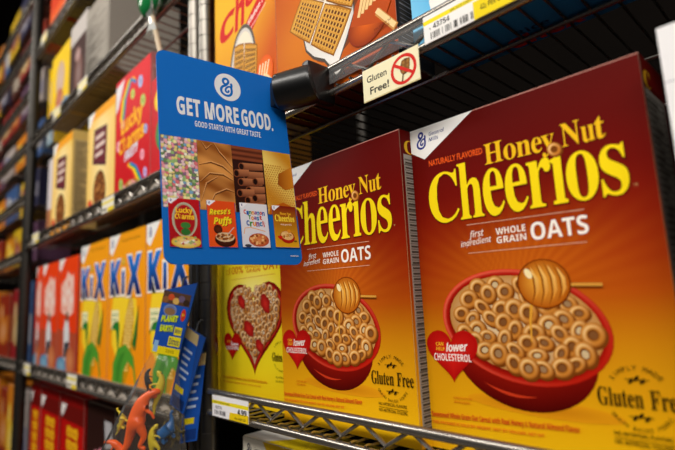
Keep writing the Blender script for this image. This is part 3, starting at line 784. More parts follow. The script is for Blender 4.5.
# ------------------------------------------------------------------ structure
m = MB().box((-6, 0.48, -1.25), (3, 0.52, 4.2)); props(m.build('wall_back', BACKM, smooth=False), kind='structure')
m = MB().box((-6, -2.2, -1.25), (3, 0.48, -1.2)); props(m.build('floor', FLOORM, smooth=False), kind='structure')
m = MB().box((-6.04, -2.2, -1.25), (-6, 0.48, 4.2)); props(m.build('wall_left', WALLM, smooth=False), kind='structure')

# ------------------------------------------------------------------ near rack boxes
HA = honey_art(); HS = side_art(60, 300, lambda x, y: honey_bg(190, y), top='C')
G = 'red and gold honey oat cereal boxes on the lower shelf'
cereal_box('cereal_box', 0.0, DA, 0.0, 0.204, 0.060, 0.300, HA, honeycarton, 'largest red and gold honey nut oat cereal box, right of centre with whole bowl picture', G, side=HS, key='honey')
hb = cereal_box('cereal_box', -0.204 * math.cos(.0208), DA, -0.0166 + .204 * math.sin(.0208) , 0.204, 0.060, 0.300, HA, honeycarton, 'red and gold honey nut oat cereal box partly behind the blue sign', G, rz=-.0208, side=HS, key='honey')
hb.location.x = -0.2045
HT = heart_art()
cereal_box('cereal_box', -0.3785, DA, 0.004, 0.172, 0.055, 0.290, HT, lambda s, c: '#d9b010' if s != 'bottom' else '#a89a80', 'bright yellow cereal box with heart shaped bowl of oat rings and strawberries')
cereal_box('cereal_box', -0.446, DA, 0.010, 0.062, 0.2, 0.280, plain_art(62, 280, [(0, 280, '#c9a60e')], [(40, 120, 10, 60, '#8a6a10')]), '#c9a60e', 'olive yellow box sliver between chrome post and heart bowl box')
def white_art():
    A = Art(); A.rect(.2, .2, 189.8, 299.8, '#f1eff0'); A.rect(.2, 262, 189.8, 263, '#c9c6cc')
    g_logo(A, 19, 272, 9.5, '#1d2c86'); A.rect(20, 120, 170, 220, '#e3c8b0')
    return A
cereal_box('cereal_box', 0.221, DA, -0.026, 0.190, 0.062, 0.293, white_art(), '#5a5654', 'white cereal box cut off by the right edge of the photo')  # sides painted dark to cut white bounce onto the neighbouring box
# box below the lower shelf; shade painted into its duller front and sides
lb = Art(); lb.rect(.2, .2, 189.8, 271.8, '#cfc8b8'); g_logo(lb, 14, 256, 8.5, '#2a2f48'); lb.text('General', 25, 258, 44, 4, '#6a6658', 'plain'); lb.text('Mills', 25, 252, 38, 4, '#6a6658', 'plain')
lb.poly([(45, 271.8), (70, 240), (189.8, 230), (189.8, 271.8)], '#c9a016')
o = cereal_box('cereal_box', -0.305, -0.335, -0.006, 0.190, 0.070, 0.299, None, lambda s, c: '#efe9dd' if s == 'top' else '#b9b2a2', 'pale box with white and yellow top standing below the lower wire shelf')
lb.build('front_panel', INK, o, O=(0, 0, .027))
tp = Art(); tp.rect(.5, .5, 189.5, 69.5, '#ece8e2'); tp.poly([(50, .5), (189.5, .5), (189.5, 69.5), (105, 69.5)], '#f0d21c')
tp.build('top_flap', INK, o, (0, 0, .2995), (1, 0, 0), (0, 1, 0), (0, 0, 1))
o['label'] = 'pale box with white and yellow top standing below the lower wire shelf'
cereal_box('cereal_box', -0.11, -0.335, 0.002, 0.190, 0.070, 0.297, plain_art(190, 297, [(0, 297, '#c9a60e')], [(90, 120, 50, 60, '#a05a10')]), '#c9a60e', 'yellow box right of the pale box below the lower wire shelf')
cereal_box('cereal_box', 0.086, -0.335, 0.002, 0.190, 0.070, 0.280, plain_art(190, 280, [(0, 280, '#b98a12')], [(90, 120, 50, 60, '#8a3a10')]), '#b98a12', 'golden box at the right below the lower wire shelf')

# upper shelf
CA = chex_art(False); CB = chex_art(True)
cereal_box('cereal_box', -0.3755, DB, 0.0, 0.162, 0.060, 0.300, CA, '#c8620e', 'orange cereal box with slanted red name band and spoon above the blue sign')
CS = side_art(60, 270, lambda x, y: '#2b2c30', '#b9b9bb', '#3a3a3e')
cereal_box('cereal_box', -0.2130, DB, 0.0, 0.207, 0.060, 0.300, CB, '#b44a0c', 'orange cereal box with large spoonful of woven squares and honey dipper', side=CS, bottom='#5a2416')
def rice_art():
    A = Art(); A.grid(.2, .2, 191.8, 299.8, 14, 20, lambda x, y: mix('#4aa8dc', '#7cc8ee', .5 + .5 * math.sin(x * .06 + y * .03)))
    A.ell(80, 70, 60, 40, '#f2efe8', 20, '#ffffff'); A.text('Chex', 20, 190, 170, 60, '#cf1512', 'bold', .02); A.text('Rice', 30, 262, 90, 20, '#20356e', 'bold')
    return A
rb = cereal_box('cereal_box', 0.0135, DB, 0.0, 0.192, 0.075, 0.300, rice_art(), '#2f86c0', 'light blue rice cereal box on the upper wire shelf, its lettered bottom showing through', bottom='#2b7fc0')
ba = Art(); ba.rect(.5, .5, 179, 74.5, '#2b7fc0')
ba.text('Rice', 78, 24, 108, 9, '#14224a', 'bold'); ba.text('Chex', 64, 4, 130, 18, '#d8231a', 'bold', .02)
ba.build('bottom_flap', INK, rb, (0, .075, 0), (1, 0, 0), (0, -1, 0), (0, 0, -1))
cereal_box('cereal_box', 0.212, DB, 0.0, 0.192, 0.070, 0.300, rice_art(), '#2a78b0', 'blue cereal box right of the rice cereal box, seen only from below', bottom='#1f5f94')
cereal_box('cereal_box', 0.412, DB, 0.0, 0.192, 0.070, 0.300, plain_art(192, 300, [(0, 300, '#2b2320')], []), '#2b2320', 'dark box at the right end of the upper wire shelf', bottom='#241d1a')
cereal_box('cereal_box', -0.440, DB, 0.006, 0.056, 0.20, 0.290, plain_art(56, 290, [(0, 290, '#d98a2a')], [(28, 200, 20, 40, '#c8281a'), (28, 120, 16, 40, '#f0e2c8')]), '#c98a3a', 'narrow orange and red box sliver right of the chrome posts at the top')

# ------------------------------------------------------------------ left rack boxes
KA = kix_art()
for i, (x, t) in enumerate(((-1.030, 'orange corn cereal box with blue name, leftmost of the three'), (-0.834, 'orange corn cereal box with blue name, middle of the three, in full view'), (-0.638, 'orange corn cereal box with blue name, half hidden by the hanging toy bag'))):
    cereal_box('cereal_box', x, LA, 0.0, 0.192, 0.06, 0.320, KA, '#d9780e', t, 'orange corn cereal boxes', key='kix')
WA = wheat_art()
cereal_box('cereal_box', -1.463, LA, 0.0, 0.074, 0.15, 0.300, WA, '#b8300e', 'narrow sliver of red orange cereal box beside the dark post', 'red orange athlete cereal boxes', au=.44)
for x, t in ((-1.386, 'red orange athlete cereal box, left one of the wide pair'), (-1.216, 'red orange athlete cereal box touching the orange corn boxes')):
    cereal_box('cereal_box', x, LA, 0.0, 0.165, 0.05, 0.305, WA, '#b8300e', t, 'red orange athlete cereal boxes', key='wheat')
CO = coco_art()
for x, t in ((-1.345, 'red box with yellow stacked lettering, middle of the three at bottom left'), (-1.152, 'red box with yellow stacked lettering, next to the dark chocolate box')):
    cereal_box('cereal_box', x, -0.385, 0.0, 0.178, 0.06, 0.325, CO, '#8a0f0c', t, 'red boxes with yellow stacked lettering', key='coco')
cereal_box('cereal_box', -1.463, -0.385, 0.0, 0.110, 0.15, 0.325, CO, '#8a0f0c', 'red box with yellow stacked lettering beside the dark post, bottom left', 'red boxes with yellow stacked lettering', au=.61)
cereal_box('cereal_box', -0.952, -0.385, 0.0, 0.172, 0.06, 0.325, choc_art(), '#2c1712', 'dark brown box with pink and blue picture, bottom left')
cereal_box('cereal_box', -0.770, -0.385, 0.004, 0.180, 0.06, 0.315, plain_art(180, 315, [(0, 315, '#2a1a14')], [(90, 120, 50, 70, '#4a2a1c')]), '#2a1a14', 'dark box behind the hanging toy bag, bottom shelf')
cereal_box('cereal_box', -0.815, LB, 0.0, 0.187, 0.062, 0.305, lucky_art(), '#b5555a', 'bright red marshmallow cereal box with rainbow and yellow lettering', side=side_art(62, 276, lambda x, y: '#c07a78', '#a86a68', '#c89a96'))
NA = cinn_art()
cereal_box('cereal_box', -1.006, LB, 0.0, 0.187, 0.062, 0.285, NA, '#d8a83c', 'yellow cluster cereal box with maroon emblem touching the red marshmallow box', 'yellow cluster cereal boxes', side=side_art(62, 256, lambda x, y: '#e8c470', '#9a7c48', '#d8bc80'), key='cinn')
cereal_box('cereal_box', -1.308, LB, -0.005, 0.187, 0.062, 0.285, NA, '#d8a83c', 'yellow cluster cereal box standing alone further left on the middle shelf', 'yellow cluster cereal boxes', key='cinn')
cereal_box('cereal_box', -1.463, LB, 0.02, 0.148, 0.062, 0.285, plain_art(148, 285, [(0, 285, '#d8cfd2'), (0, 120, '#b87850')], [(90, 60, 50, 55, '#8a4a26'), (90, 180, 40, 50, '#efe8ea'), (120, 150, 20, 24, '#a04a50')]), '#c8b8b4', 'white and brown box at the far end of the middle shelf')
cereal_box('cereal_box', -0.6247, LB, 0.0, 0.135, 0.062, 0.240, plain_art(135, 240, [(0, 240, '#c8242a')], [(40, 190, 24, 24, '#f0d020'), (95, 200, 26, 24, '#f08a60'), (66, 120, 44, 40, '#2a8a50')]), '#a81c22', 'red and yellow box tucked behind the blue sign top edge')
YA = plain_art(187, 268, [(0, 268, '#f2c80e'), (0, 90, '#8ab0c4')], [(95, 170, 44, 60, '#c8a890'), (90, 110, 40, 30, '#b85a30'), (60, 40, 40, 34, '#d8e0e0'), (150, 60, 20, 40, '#3a7ab0')])
cereal_box('cereal_box', -1.385, LC, 0.0, 0.187, 0.07, 0.268, YA, '#d9b00e', 'bright yellow box on the high left shelf, nearer of two', 'yellow boxes on the high left shelf', key='yel', topcol='#f5d030')
cereal_box('cereal_box', -1.463, LC, 0.01, 0.074, 0.15, 0.255, YA, '#d9b00e', 'bright yellow box on the high left shelf, farther of two', 'yellow boxes on the high left shelf', au=.39)
cereal_box('cereal_box', -1.190, LC, 0.0, 0.150, 0.07, 0.285, plain_art(150, 285, [(0, 285, '#3d1f1a'), (225, 285, '#c8c0ba')], [(80, 120, 36, 60, '#6a3a2e'), (70, 180, 24, 20, '#a88078')]), '#2c1714', 'dark brown box with pale cap on the high left shelf')
o = cereal_box('cereal_box', -1.035, LC, -0.004, 0.170, 0.17, 0.262, side_art(170, 262, lambda x, y: '#a39b90', '#8a8278', '#b0a89c'), '#9a9288', 'grey printed box turned sideways on the high left shelf', side=None)
cereal_box('cereal_box', -1.44, LD, 0.0, 0.170, 0.07, 0.24, plain_art(170, 240, [(0, 240, '#d8401a'), (60, 150, '#e8622a')], []), '#c8381a', 'red orange box on the shelf at the top left edge')
cereal_box('cereal_box', -1.245, LD, 0.0, 0.170, 0.07, 0.24, plain_art(170, 240, [(0, 240, '#8a8478')], [(90, 120, 40, 60, '#a8a294')]), '#7d776c', 'grey box beside the red orange box at the top left edge')

# far rack: stacked snack cartons
rnd = random.Random(31)
fc = [('#8a2a18', '#c87820'), ('#3a5684', '#b8b4b0'), ('#8a2024', '#b89a60'), ('#c8781c', '#e0bc30'), ('#4a241c', '#9a8c7a'), ('#a89c96', '#56608c'), ('#30304a', '#908c98'), ('#563a50', '#968a90'), ('#c8a420', '#903420')]
names = ['red and amber', 'blue and pale', 'crimson and gold', 'orange and yellow', 'brown and tan', 'cream and blue', 'slate and grey', 'mauve and pink', 'yellow and red']
decks = [(-.385, .30, 'bottom'), (-.02, .27, 'second'), (.315, .15, 'third'), (.50, .14, 'fourth'), (.68, .14, 'fifth'), (.86, .14, 'sixth'), (1.04, .14, 'seventh'), (1.22, .2, 'eighth')]
pos = ['nearest the dark post', 'second from the dark post', 'third from the dark post', 'fourth from the dark post', 'fifth from the dark post']
for di, (z, h, dn) in enumerate(decks):
    x = -1.52
    for k in range(5):
        w = rnd.uniform(.13, .2); x -= w + rnd.uniform(.01, .03)
        j = (di * 4 + k * 2 + 3) % 9
        if z == -.02: j = (1, 2, 0, 3, 4)[k]
        if z == -.385: j = (5, 3, 0, 3, 1)[k]
        if z == .315: j = (7, 8, 3, 0, 6)[k]
        c1, c2 = fc[j]
        cereal_box('snack_box', x, z, rnd.uniform(0, .02), w, .1, h * rnd.uniform(.86, 1), plain_art(w * 1000, h * 1000 * .85, [(0, h * 850, c1), (h * 250, h * 600, mix(c1, c2, .5))], [(w * 500, h * 380, w * 300, h * 180, c2), (w * 300, h * 650, w * 150, h * 120, c2)]), c1,
                   '%s box on the %s far left shelf, %s' % (names[j], dn, pos[k]), 'boxes on the far left shelves')['category'] = 'box'

# ------------------------------------------------------------------ price tags
def price_tag(x, z, w, h, art, label, y=-0.0385, group=None, curve=True, rx=0.0):
    o = empty('price_tag', (x, y, z), label, 'price tag', group); o.rotation_euler = (rx, 0, 0)
    MB().box((0, 0, 0), (w, .0006, h)).build('card', mat_tagpaper, o, smooth=False)
    art.build('print', INKG, o, lift=.08)
    return o
mat_tagpaper = mat_principled('tag_paper', '#efece6', .5)
def tag_art(w, h, big=None, price=None, extra=None):
    A = Art(); A.rect(.1, .1, w - .1, h - .1, '#f1eeea')
    A.rect(.1, h * .68, w - .1, h * .9, '#f2df1c')
    A.text('GEN MILLS CEREAL', w * .06, h * .73, w * .55, h * .09, '#3a3410', 'bold')
    return A
a = Art(); a.rect(.1, .1, 87.9, 25.9, '#f3f0ec'); a.rect(.1, 17.5, 87.9, 21.5, '#f2df1c')
a.text('GM RICE CHEX CEREAL', 28, 18.2, 60, 2.4, '#8a7a18', 'bold')
a.text('43754', 10, 11.2, 27, 4.8, '#15130f', 'bold'); a.text('1', 6, 11.2, 7.2, 2.4, '#15130f', 'bold')
r2 = random.Random(8); x = 7.0
while x < 49:
    w = r2.choice((.6, .9, 1.4, .5)); a.rect(x, 2.4, x + w, 8.6, '#1a1712'); x += w + r2.choice((.5, .8, 1.3, 2.6))
a.rect(50, .1, 87.9, 15.5, '#f2d60c'); a.text('42¢ PER OUNCE', 56, 6, 84, 4.6, '#2c2608', 'bold'); a.text('.54', 72, 11.5, 80, 3, '#2c2608', 'bold')
price_tag(0.0535, DB - .0085, .088, .026, a, 'white and yellow shelf tag reading 43754 with barcode', y=-0.0404)
a = Art(); a.rect(.1, .1, 85.9, 26.4, '#f3f0f2'); a.rect(.1, 16, 85.9, 20.5, '#f2df1c'); a.text('GM HN CHEERIOS CEREAL', 4, 17, 44, 2.2, '#5a5010', 'bold')
a.text('18276', 7, 10, 24, 3.6, '#4a4650', 'bold'); r2 = random.Random(2); x = 6
while x < 34:
    w = r2.choice((.6, .9, 1.4)); a.rect(x, 3, x + w, 8.5, '#4a4650'); x += w + r2.choice((.6, .9, 1.6))
a.poly([(42, .2), (85.9, .2), (85.9, 10), (44, 9)], '#ecc911'); a.text('4.99', 62, 8.6, 82, 6.4, '#1f1d28', 'bold'); a.text('40¢ PER OZ', 55, 2.2, 80, 2.6, '#5a4a10', 'bold')
price_tag(-0.327, DA - .0065, .086, .0265, a, 'white and yellow shelf tag reading 4.99 at left end of the lower rail', y=-0.0388)
# clear holder strip on the upper rail
MB().box((-0.072, -0.0392, DB + .001), (0.95, -0.0388, DB + .0180)).build('label_strip', CLEAR, None, smooth=False)
props(bpy.data.objects['label_strip'], 'clear plastic label holder strip along the upper wire rail', 'label holder')
# gluten free sticker
o = empty('shelf_sticker', (-0.0230, -0.0402, DB - .0375), 'cream sticker reading Gluten Free with red barred wheat sign', 'sticker')
MB().box((0, 0, 0), (.069, .0006, .0335)).build('card', mat_principled('sticker_card', '#ece2b8', .4), o, smooth=False)
A = Art(); A.rect(.1, .1, 68.9, 33.4, '#efe6bf'); A.rect(.1, .1, 68.9, 1.2, '#d8c890')
A.text('Gluten', 5.5, 19, 31, 6.6, '#17120c', 'plain', .012); A.text('Free!', 9, 6.2, 33, 7.0, '#17120c', 'plain', .02)
A.loops([(A.ringloop(51, 16.6, 15, 14.6, 0, 36), '#d3231a'), (A.ringloop(51, 16.6, 11.8, 11.5, 0, 36), '#d3231a')])
A.line([(49, 5), (51, 14)], 1.6, '#5a3a14'); A.ell(53, 18.5, 5.6, 7.6, '#5a3410', -14, '#8a5a20')
for i in range(3):
    for sx in (-1, 1): A.ell(53 + sx * 2.6 + i * .6, 14.5 + i * 4, 2.4, 3, '#7a4c1a', sx * -30, '#a87434', n=12)
A.line([(41, 23.5), (61, 10)], 3, '#d3231a')
A.build('print', INKG, o, lift=.08)
# blurred tags on the left rack
ta = Art(); ta.rect(.1, .1, 67.9, 29.9, '#efe9da'); ta.rect(.1, 18, 67.9, 23, '#ecd820'); ta.rect(34, .1, 67.9, 9, '#ecd030'); ta.rect(5, 4, 28, 9, '#5a564c')
first = None
for (x, z, t) in ((-0.775, LB - .009, 'under the red marshmallow box'), (-1.36, LB - .004, 'far end of the middle shelf'), (-1.385, LA - .006, 'bottom rail beside the dark post'), (-0.975, LA - .006, 'on the rail under the leftmost orange corn box'),
                  (-0.97, LC - .006, 'high rail under the grey box'), (-1.19, LC - .006, 'high rail under the dark brown box'), (-1.37, LD - .004, 'topmost rail at the left edge')):
    if first is None:
        first = price_tag(x, z, .068, .030, ta, 'blurred cream and yellow price tag ' + t, group='blurred price tags on the left rack')
    else:
        c = copy_tree(first); c.location = (x, -.0385, z); c['label'] = 'blurred cream and yellow price tag ' + t

# ------------------------------------------------------------------ blue hanging sign
sg = empty('hanging_sign', (-0.124735, -0.129864, 0.280534), 'blue rounded sign reading GET MORE GOOD with four cereal pictures', 'sign')
sg.rotation_euler = (0, -0.146772, -0.134852)
w, h, r = .1397, .2159, .009
P = []
for cx, cy, a0 in ((w / 2 - r, h / 2 - r, 0), (-w / 2 + r, h / 2 - r, 90), (-w / 2 + r, -h / 2 + r, 180), (w / 2 - r, -h / 2 + r, 270)):
    for k in range(7):
        a_ = math.radians(a0 + 15 * k); P.append((cx + r * math.cos(a_), cy + r * math.sin(a_)))
b = bmesh.new(); fa = [b.verts.new((0, y, z)) for y, z in P]; bk = [b.verts.new((-.0016, y, z)) for y, z in P]
b.faces.new(fa); b.faces.new(bk[::-1])
for k in range(len(P)): b.faces.new((fa[k], bk[k], bk[(k + 1) % len(P)], fa[(k + 1) % len(P)]))
bmesh.ops.recalc_face_normals(b, faces=b.faces)
me = bpy.data.meshes.new('plate'); b.to_mesh(me); b.free()
link('plate', me, mat_principled('sign_blue_plastic', '#0e66bd', .42, 0, .12), sg)
A = Art(); WH = '#dfe0e2'
A.ell(72.5, 190.2, 14.6, 16, WH, 0, n=40); g_logo(A, 71.5, 190, 10.5, '#0e66bd')
def cond(t, x0, x1, y, cap, o=.03): A.text(t, x0, y, x1, cap, WH, 'bold', o * .5)
cond('GET', 17.5, 41.2, 148.6, 18.6); cond('MORE', 45.6, 82.2, 148.6, 18.6); cond('GOOD.', 85.2, 122, 148.6, 18.6)
cond('GOOD STARTS WITH GREAT TASTE.', 34.5, 106.5, 137.6, 6.2, .0)
y0, y1 = 52, 123.2
# marshmallow bits
rnd = random.Random(77)
A.rect(.6, y0, 35, y1, '#7a7a62')
cols = ['#f09aa8', '#ecccd2', '#9cc07a', '#7aaad0', '#ecd884', '#e0767c', '#fbf4e4', '#6c8c58', '#f0b0b8', '#8c6a88', '#f4eca8']
for j in range(24):
    for i in range(11):
        x = 2.2 + i * 3.15 + rnd.uniform(-.9, .9); y = y0 + 1.6 + j * 2.95 + rnd.uniform(-.8, .8); rr = rnd.uniform(1.6, 2.5)
        c = rnd.choice(cols); n = rnd.choice((5, 6, 7)); a0 = rnd.uniform(0, 6)
        pts = [(max(.7, min(34.9, x + rr * math.cos(a0 + 2 * PI * k / n))), max(y0, min(y1, y + rr * math.sin(a0 + 2 * PI * k / n)))) for k in range(n)]
        A.fan(pts, mix(c, '#504a40', .25), (max(.8, min(34.8, x)), max(y0, min(y1, y + .3))), c)
# peanut butter swirls
def pb(x, y):
    f = math.sin((y - .45 * (x - 35) ** 1.0) * .16 + 1.3 * math.sin(x * .12)); g = math.sin(y * .42 + x * .22)
    t = .5 + .38 * f + .14 * g; return mix('#8a4a16', '#d8944a', t)
A.grid(35, y0, 70.5, y1, 20, 40, pb)
for pts in ([(36, 97), (48, 101), (60, 98), (70, 90)], [(36, 79), (46, 89), (60, 89), (70, 84)], [(52, 122), (58, 112), (62, 108), (70, 98)], [(36, 60), (42, 78), (54, 86)], [(40, 121), (44, 114), (50, 120)], [(44, 56), (50, 68), (62, 74), (70, 72)]):
    A.line(pts, 1.5, '#5f2f0c', lambda t: math.sin(PI * (.05 + .9 * t)) + .1); A.line([(x + .2, y + 1.3) for x, y in pts], 0.9, '#dca064', lambda t: math.sin(PI * (.05 + .9 * t)) + .1)
# cinnamon sticks
A.rect(70.5, y0, 105.5, y1, '#2e120a'); A.grid(70.5, 108, 105.5, y1, 3, 12, lambda x, y: mix('#4a1e10', '#8a4426', .5 + .5 * math.sin(y * 1.1)))
for (x, y, L) in ((80, 101, 24), (84, 92, 20), (78, 84, 24), (86, 76, 18), (76, 72, 16), (84, 65, 20), (74, 93, 14), (94, 86, 10), (92, 68, 12), (78, 58, 24)):
    xe = min(105, x + L)
    A.poly([(x, y - 4.2), (xe, y - 1.6), (xe, y + 5.4), (x, y + 4.2)], lambda a, b: mix('#5c2a18', '#b8734a', (b - y + 4) / 9))
    A.ell(x, y, 3.4, 4.3, '#7c4024', 0, n=16); A.ell(x, y, 2.4, 3.2, '#1c0904', 0, n=16)
# honeycomb
def hc(x, y): return mix('#c8841c', '#efd06a', .5 + .5 * math.sin((x + y) * .09 + 1))
A.grid(105.5, y0, 139.1, y1, 10, 16, hc)
for j in range(22):
    for i in range(12):
        x = 106.8 + i * 2.8 + (j % 2) * 1.4; y = y0 + 2 + j * 2.5
        if x < 138 and y < 112 - (x - 105) * .25 and not (x > 124 and 84 < y < 98): A.ell(x, y, .95, .95, '#a8641a', 0, '#e8b040', n=6)
A.poly([(122, 98), (139.1, 108), (139.1, 84), (128, 80), (120, 86)], lambda x, y: mix('#8a3c08', '#d88a24', (x - 118) / 24)); A.poly([(106, y0), (139, y0), (139, 60), (124, 66), (108, 60)], '#b85c10')
# little boxes
def mini(x0, yb, x1, yt, c, c2, fn):
    A.poly([(x0 - .3, yb - .9), (x1 + .6, yb - .9), (x1 + .6, yt - 1), (x0 - .3, yt - 1)], '#0a3f86')
    A.grid(x0, yb, x1, yt, 2, 8, lambda x, y: mix(c2, c, (y - yb) / (yt - yb)))
    A.poly([(x0, yt), (x0 + 9, yt), (x0 + 2.2, yt - 5.6), (x0, yt - 4)], '#eceaf0'); g_logo(A, x0 + 2.4, yt - 2.2, 1.2, '#2a3890'); fn(x0, yb, x1, yt)
def m1(x0, yb, x1, yt):
    A.loops([(A.ringloop(19.5, 41, 11.5, 16.5, 0, 24), '#b8c0a8'), (A.ringloop(19.5, 41, 9.2, 14, 0, 24), '#a8846a')])
    A.ell(19.5, 40, 9.2, 14, '#a3161c', n=24)
    A.text('Lucky', 11.5, 47.5, 27, 4.6, '#f4c22a', 'bold', .03); A.text('Charms', 10.5, 41.6, 28.5, 4.6, '#f4c22a', 'bold', .03)
    A.ell(20, 35.6, 4.6, 3, '#3c7a34', 0, n=12); A.ell(19.8, 29.5, 4.4, 3.4, '#2f6a2c', n=12)
    A.ell(20, 20, 13.4, 5.6, '#d8b030', 0, '#e8d8a0'); 
    for _ in range(26): A.ell(20 + rnd.uniform(-10, 10), 21 + rnd.uniform(-3.4, 3.6), 1.3, 1, rnd.choice(['#e08a98', '#e8e0d0', '#88a86a', '#d8a060', '#b0503c']), n=7)
def m2(x0, yb, x1, yt):
    for dx, c in ((.4, '#2a1208'), (0, '#f0d424')):
        A.text("Reese's", 43 + dx, 47.4 - dx, 64.5 + dx, 5.4, c, 'script' if False else 'boldit', .02, slope=.1); A.text('Puffs', 46.5 + dx, 38.4 - dx, 65 + dx, 6.2, c, 'boldit', .03, slope=.08)
    A.ell(50.5, 33.4, 4.4, 4.6, '#3c180c', 0, '#5a2814', n=14); A.ell(57, 23.6, 10.4, 7.2, '#2a0f06', 0, '#5a2410'); A.ell(57, 26, 9.4, 4.6, '#d8b890', n=20)
    for _ in range(24): A.ell(57 + rnd.uniform(-7.5, 7.5), 26 + rnd.uniform(-2.6, 2.6), 1.4, 1.2, rnd.choice(['#6a3418', '#b8783c', '#8a4c20']), n=7)
    A.line([(60, 29), (66.5, 36)], .8, '#c8c0b8')
def m3(x0, yb, x1, yt):
    cl = ['#c83228', '#2a58a8', '#3c8a3c', '#e08a1c', '#7c3a8c', '#2a7ab0']
    for t, xa, xb, y, k in (('Cinnamon', 78, 101, 50.6, 0), ('Toast', 82.5, 97.5, 45.2, 2), ('Crunch', 80, 101, 38.6, 1)):
        n = len(t); ww = (xb - xa) / n
        for i, ch in enumerate(t): A.glyph(ch, xa + ww * i, y - (.8 if i % 2 else 0), xa + ww * (i + .96), y + (4.6 if ch.isupper() or ch in 'thk' else 3.4) + (1 if t == 'Crunch' else 0), cl[(i + k) % 6], 'bold', .03)
    A.line([(76.5, 30), (78, 36), (84, 37), (100, 33.5)], .7, '#e0902c'); A.ell(92, 24.4, 11, 6.8, '#b04428', 0, '#d88a50')
    for _ in range(30): 
        X, Y = 92 + rnd.uniform(-9, 9), 25 + rnd.uniform(-4.4, 5); A.poly([(X - 1.2, Y - 1), (X + 1, Y - 1.2), (X + 1.2, Y + 1), (X - 1, Y + 1.1)], rnd.choice(['#c87a3c', '#e8b478', '#8c4018', '#d89858']))
    A.ell(80, 18.4, 3.6, 1.6, '#3a3a48', n=12)
def m4(x0, yb, x1, yt):
    A.text('Honey Nut', 118.5, 52.6, 131.5, 2.4, '#f0b428', 'serif', .02); A.text('Cheerios', 112, 45.4, 135, 6.6, '#f4d23a', 'serif', .02)
    A.text('whole grain OATS', 118, 41.2, 131, 1.6, '#f0d8c8', 'bold')
    A.ell(124.5, 28.6, 8.6, 6.6, '#9a140c', -8, '#c8301c'); A.ell(124.4, 30.2, 7.3, 4.6, '#e0b070', -8)
    for _ in range(26): A.ell(124.4 + rnd.uniform(-5.6, 5.6), 30.2 + rnd.uniform(-2.8, 2.8), 1.0, .9, rnd.choice(['#c88a3c', '#8a5018', '#e8c080']), n=7)
    A.ell(127, 35, 2.2, 2, '#d88a20', n=10); A.line([(128.6, 35), (133, 34.8)], .5, '#c88a30'); A.heart(116, 27.6, 5.4, 4.6, '#c8180f', n=16)
    A.ell(133.5, 24.4, 2, 1, '#6a4a10', n=10)
mini(5.2, 15.6, 33.6, 61, '#b8141c', '#a01218', m1); mini(41, 16.4, 69, 61.8, '#dd4a16', '#e0521a', m2)
mini(74.2, 17, 104, 62, '#dcdce4', '#d4d4de', m3); mini(110, 17.8, 137.6, 62, '#7c1410', '#d8a01c', m4)
A.text('www.generalmills.com', 125.5, 8.4, 135, 1.2, WH, 'bold', .02)
# keep the picture strip under the little boxes in stacking order
A.build('printed_face', INKG, sg, (0, -w / 2, -h / 2), (0, 1, 0), (0, 0, 1), (1, 0, 0), lift=.1)

# sign clamp
cl = empty('sign_clamp', (-0.09, -0.045, 0.372), 'black plastic clamp gripping the upper rail and holding the blue sign', 'clamp')
m = MB(); pts = [(-.0265, -.0300, -.010), (.012, -.0085, -.006)]
m.tube([(-.0265, -.0300, -.010), (-.0245, -.0289, -.010), (.009, -.010, -.0065), (.012, -.0085, -.006)], .017, 28, rad=[.0180, .0205, .0210, .0200])
m.build('barrel', BLACK, cl)
MB().box((.004, -.022, -.026), (.0155, .017, .0165), .004).build('jaw', BLACK, cl)
MB().sphere((-.0155, -.0405, .001), .0036).build('screw', mat_principled('screw_black', '#050505', .15), cl)
MB().box((-.036, -.034, -.024), (-.028, -.018, .004), .0015).build('grip_slot', BLACK, cl)

# ------------------------------------------------------------------ green lollipop tied by the post
lo = empty('lollipop', (-0.5140, -0.050, 0.680), 'green wrapped lollipop with twisted clear wrapper at the top edge', 'lollipop')
m = MB(); m.sphere((0, 0, .012), .0325, (1.05, .6, 1.15), 20, 14); m.build('candy', mat_principled('green_candy', '#0c6a34', .18, 0, .6, noise=(30, '#1c8a48')), lo)
m = MB()
prof = [(.029, .004), (.026, -.010), (.016, -.022), (.006, -.031), (.010, -.044), (.016, -.060)]
rings = []
for (rr, z) in prof:
    rings.append([m.bm.verts.new((rr * (1 + .22 * math.sin(5 * a + z * 90)) * math.cos(a) + max(0, -z) * .12, rr * .5 * math.sin(a), z)) for a in [2 * PI * k / 20 for k in range(20)]])
for a, b_ in zip(rings, rings[1:]):
    for k in range(20): m.bm.faces.new((a[k], a[(k + 1) % 20], b_[(k + 1) % 20], b_[k]))
m.build('wrapper', WRAPM, lo)
MB().tube([(.003, 0, -.012), (.014, 0.002, -.05), (.029, .004, -.095), (.072, .008, -.20), (.107, .0115, -.290)], .0045, 10).build('stick', mat_principled('cream_stick', '#cdb89a', .6), lo)

# ------------------------------------------------------------------ hanging bags of toy dinosaurs
C0 = Vector((0.28464, -0.38477, 0.13520)); 
nrm = Vector((.8, -.6, 0)).normalized()
ux = Vector((.6, .8, 0)).normalized()      # right as seen from the aisle
bagO = Vector((-0.35803, -0.09399, 0.10216)); KS = .9387   # the three cards hang one behind the other, in front of the posts
def L2(u, v, n=0.0): return ux * u + Vector((0, 0, 1)) * v + nrm * n
def skin_obj(name, joints, edges, mat, parent, sub=2):
    me = bpy.data.meshes.new(name); me.from_pydata([tuple(j[0]) for j in joints], edges, []); me.update()
    o = link(name, me, mat, parent)
    md = o.modifiers.new('skin', 'SKIN')
    for i, j in enumerate(joints):
        sv = me.skin_vertices[0].data[i]; sv.radius = (j[1] * 1.3, j[1] * 1.3)
        sv.use_root = (i == 0)
    sd = o.modifiers.new('smooth', 'SUBSURF'); sd.levels = sd.render_levels = sub
    md.use_smooth_shade = True
    return o
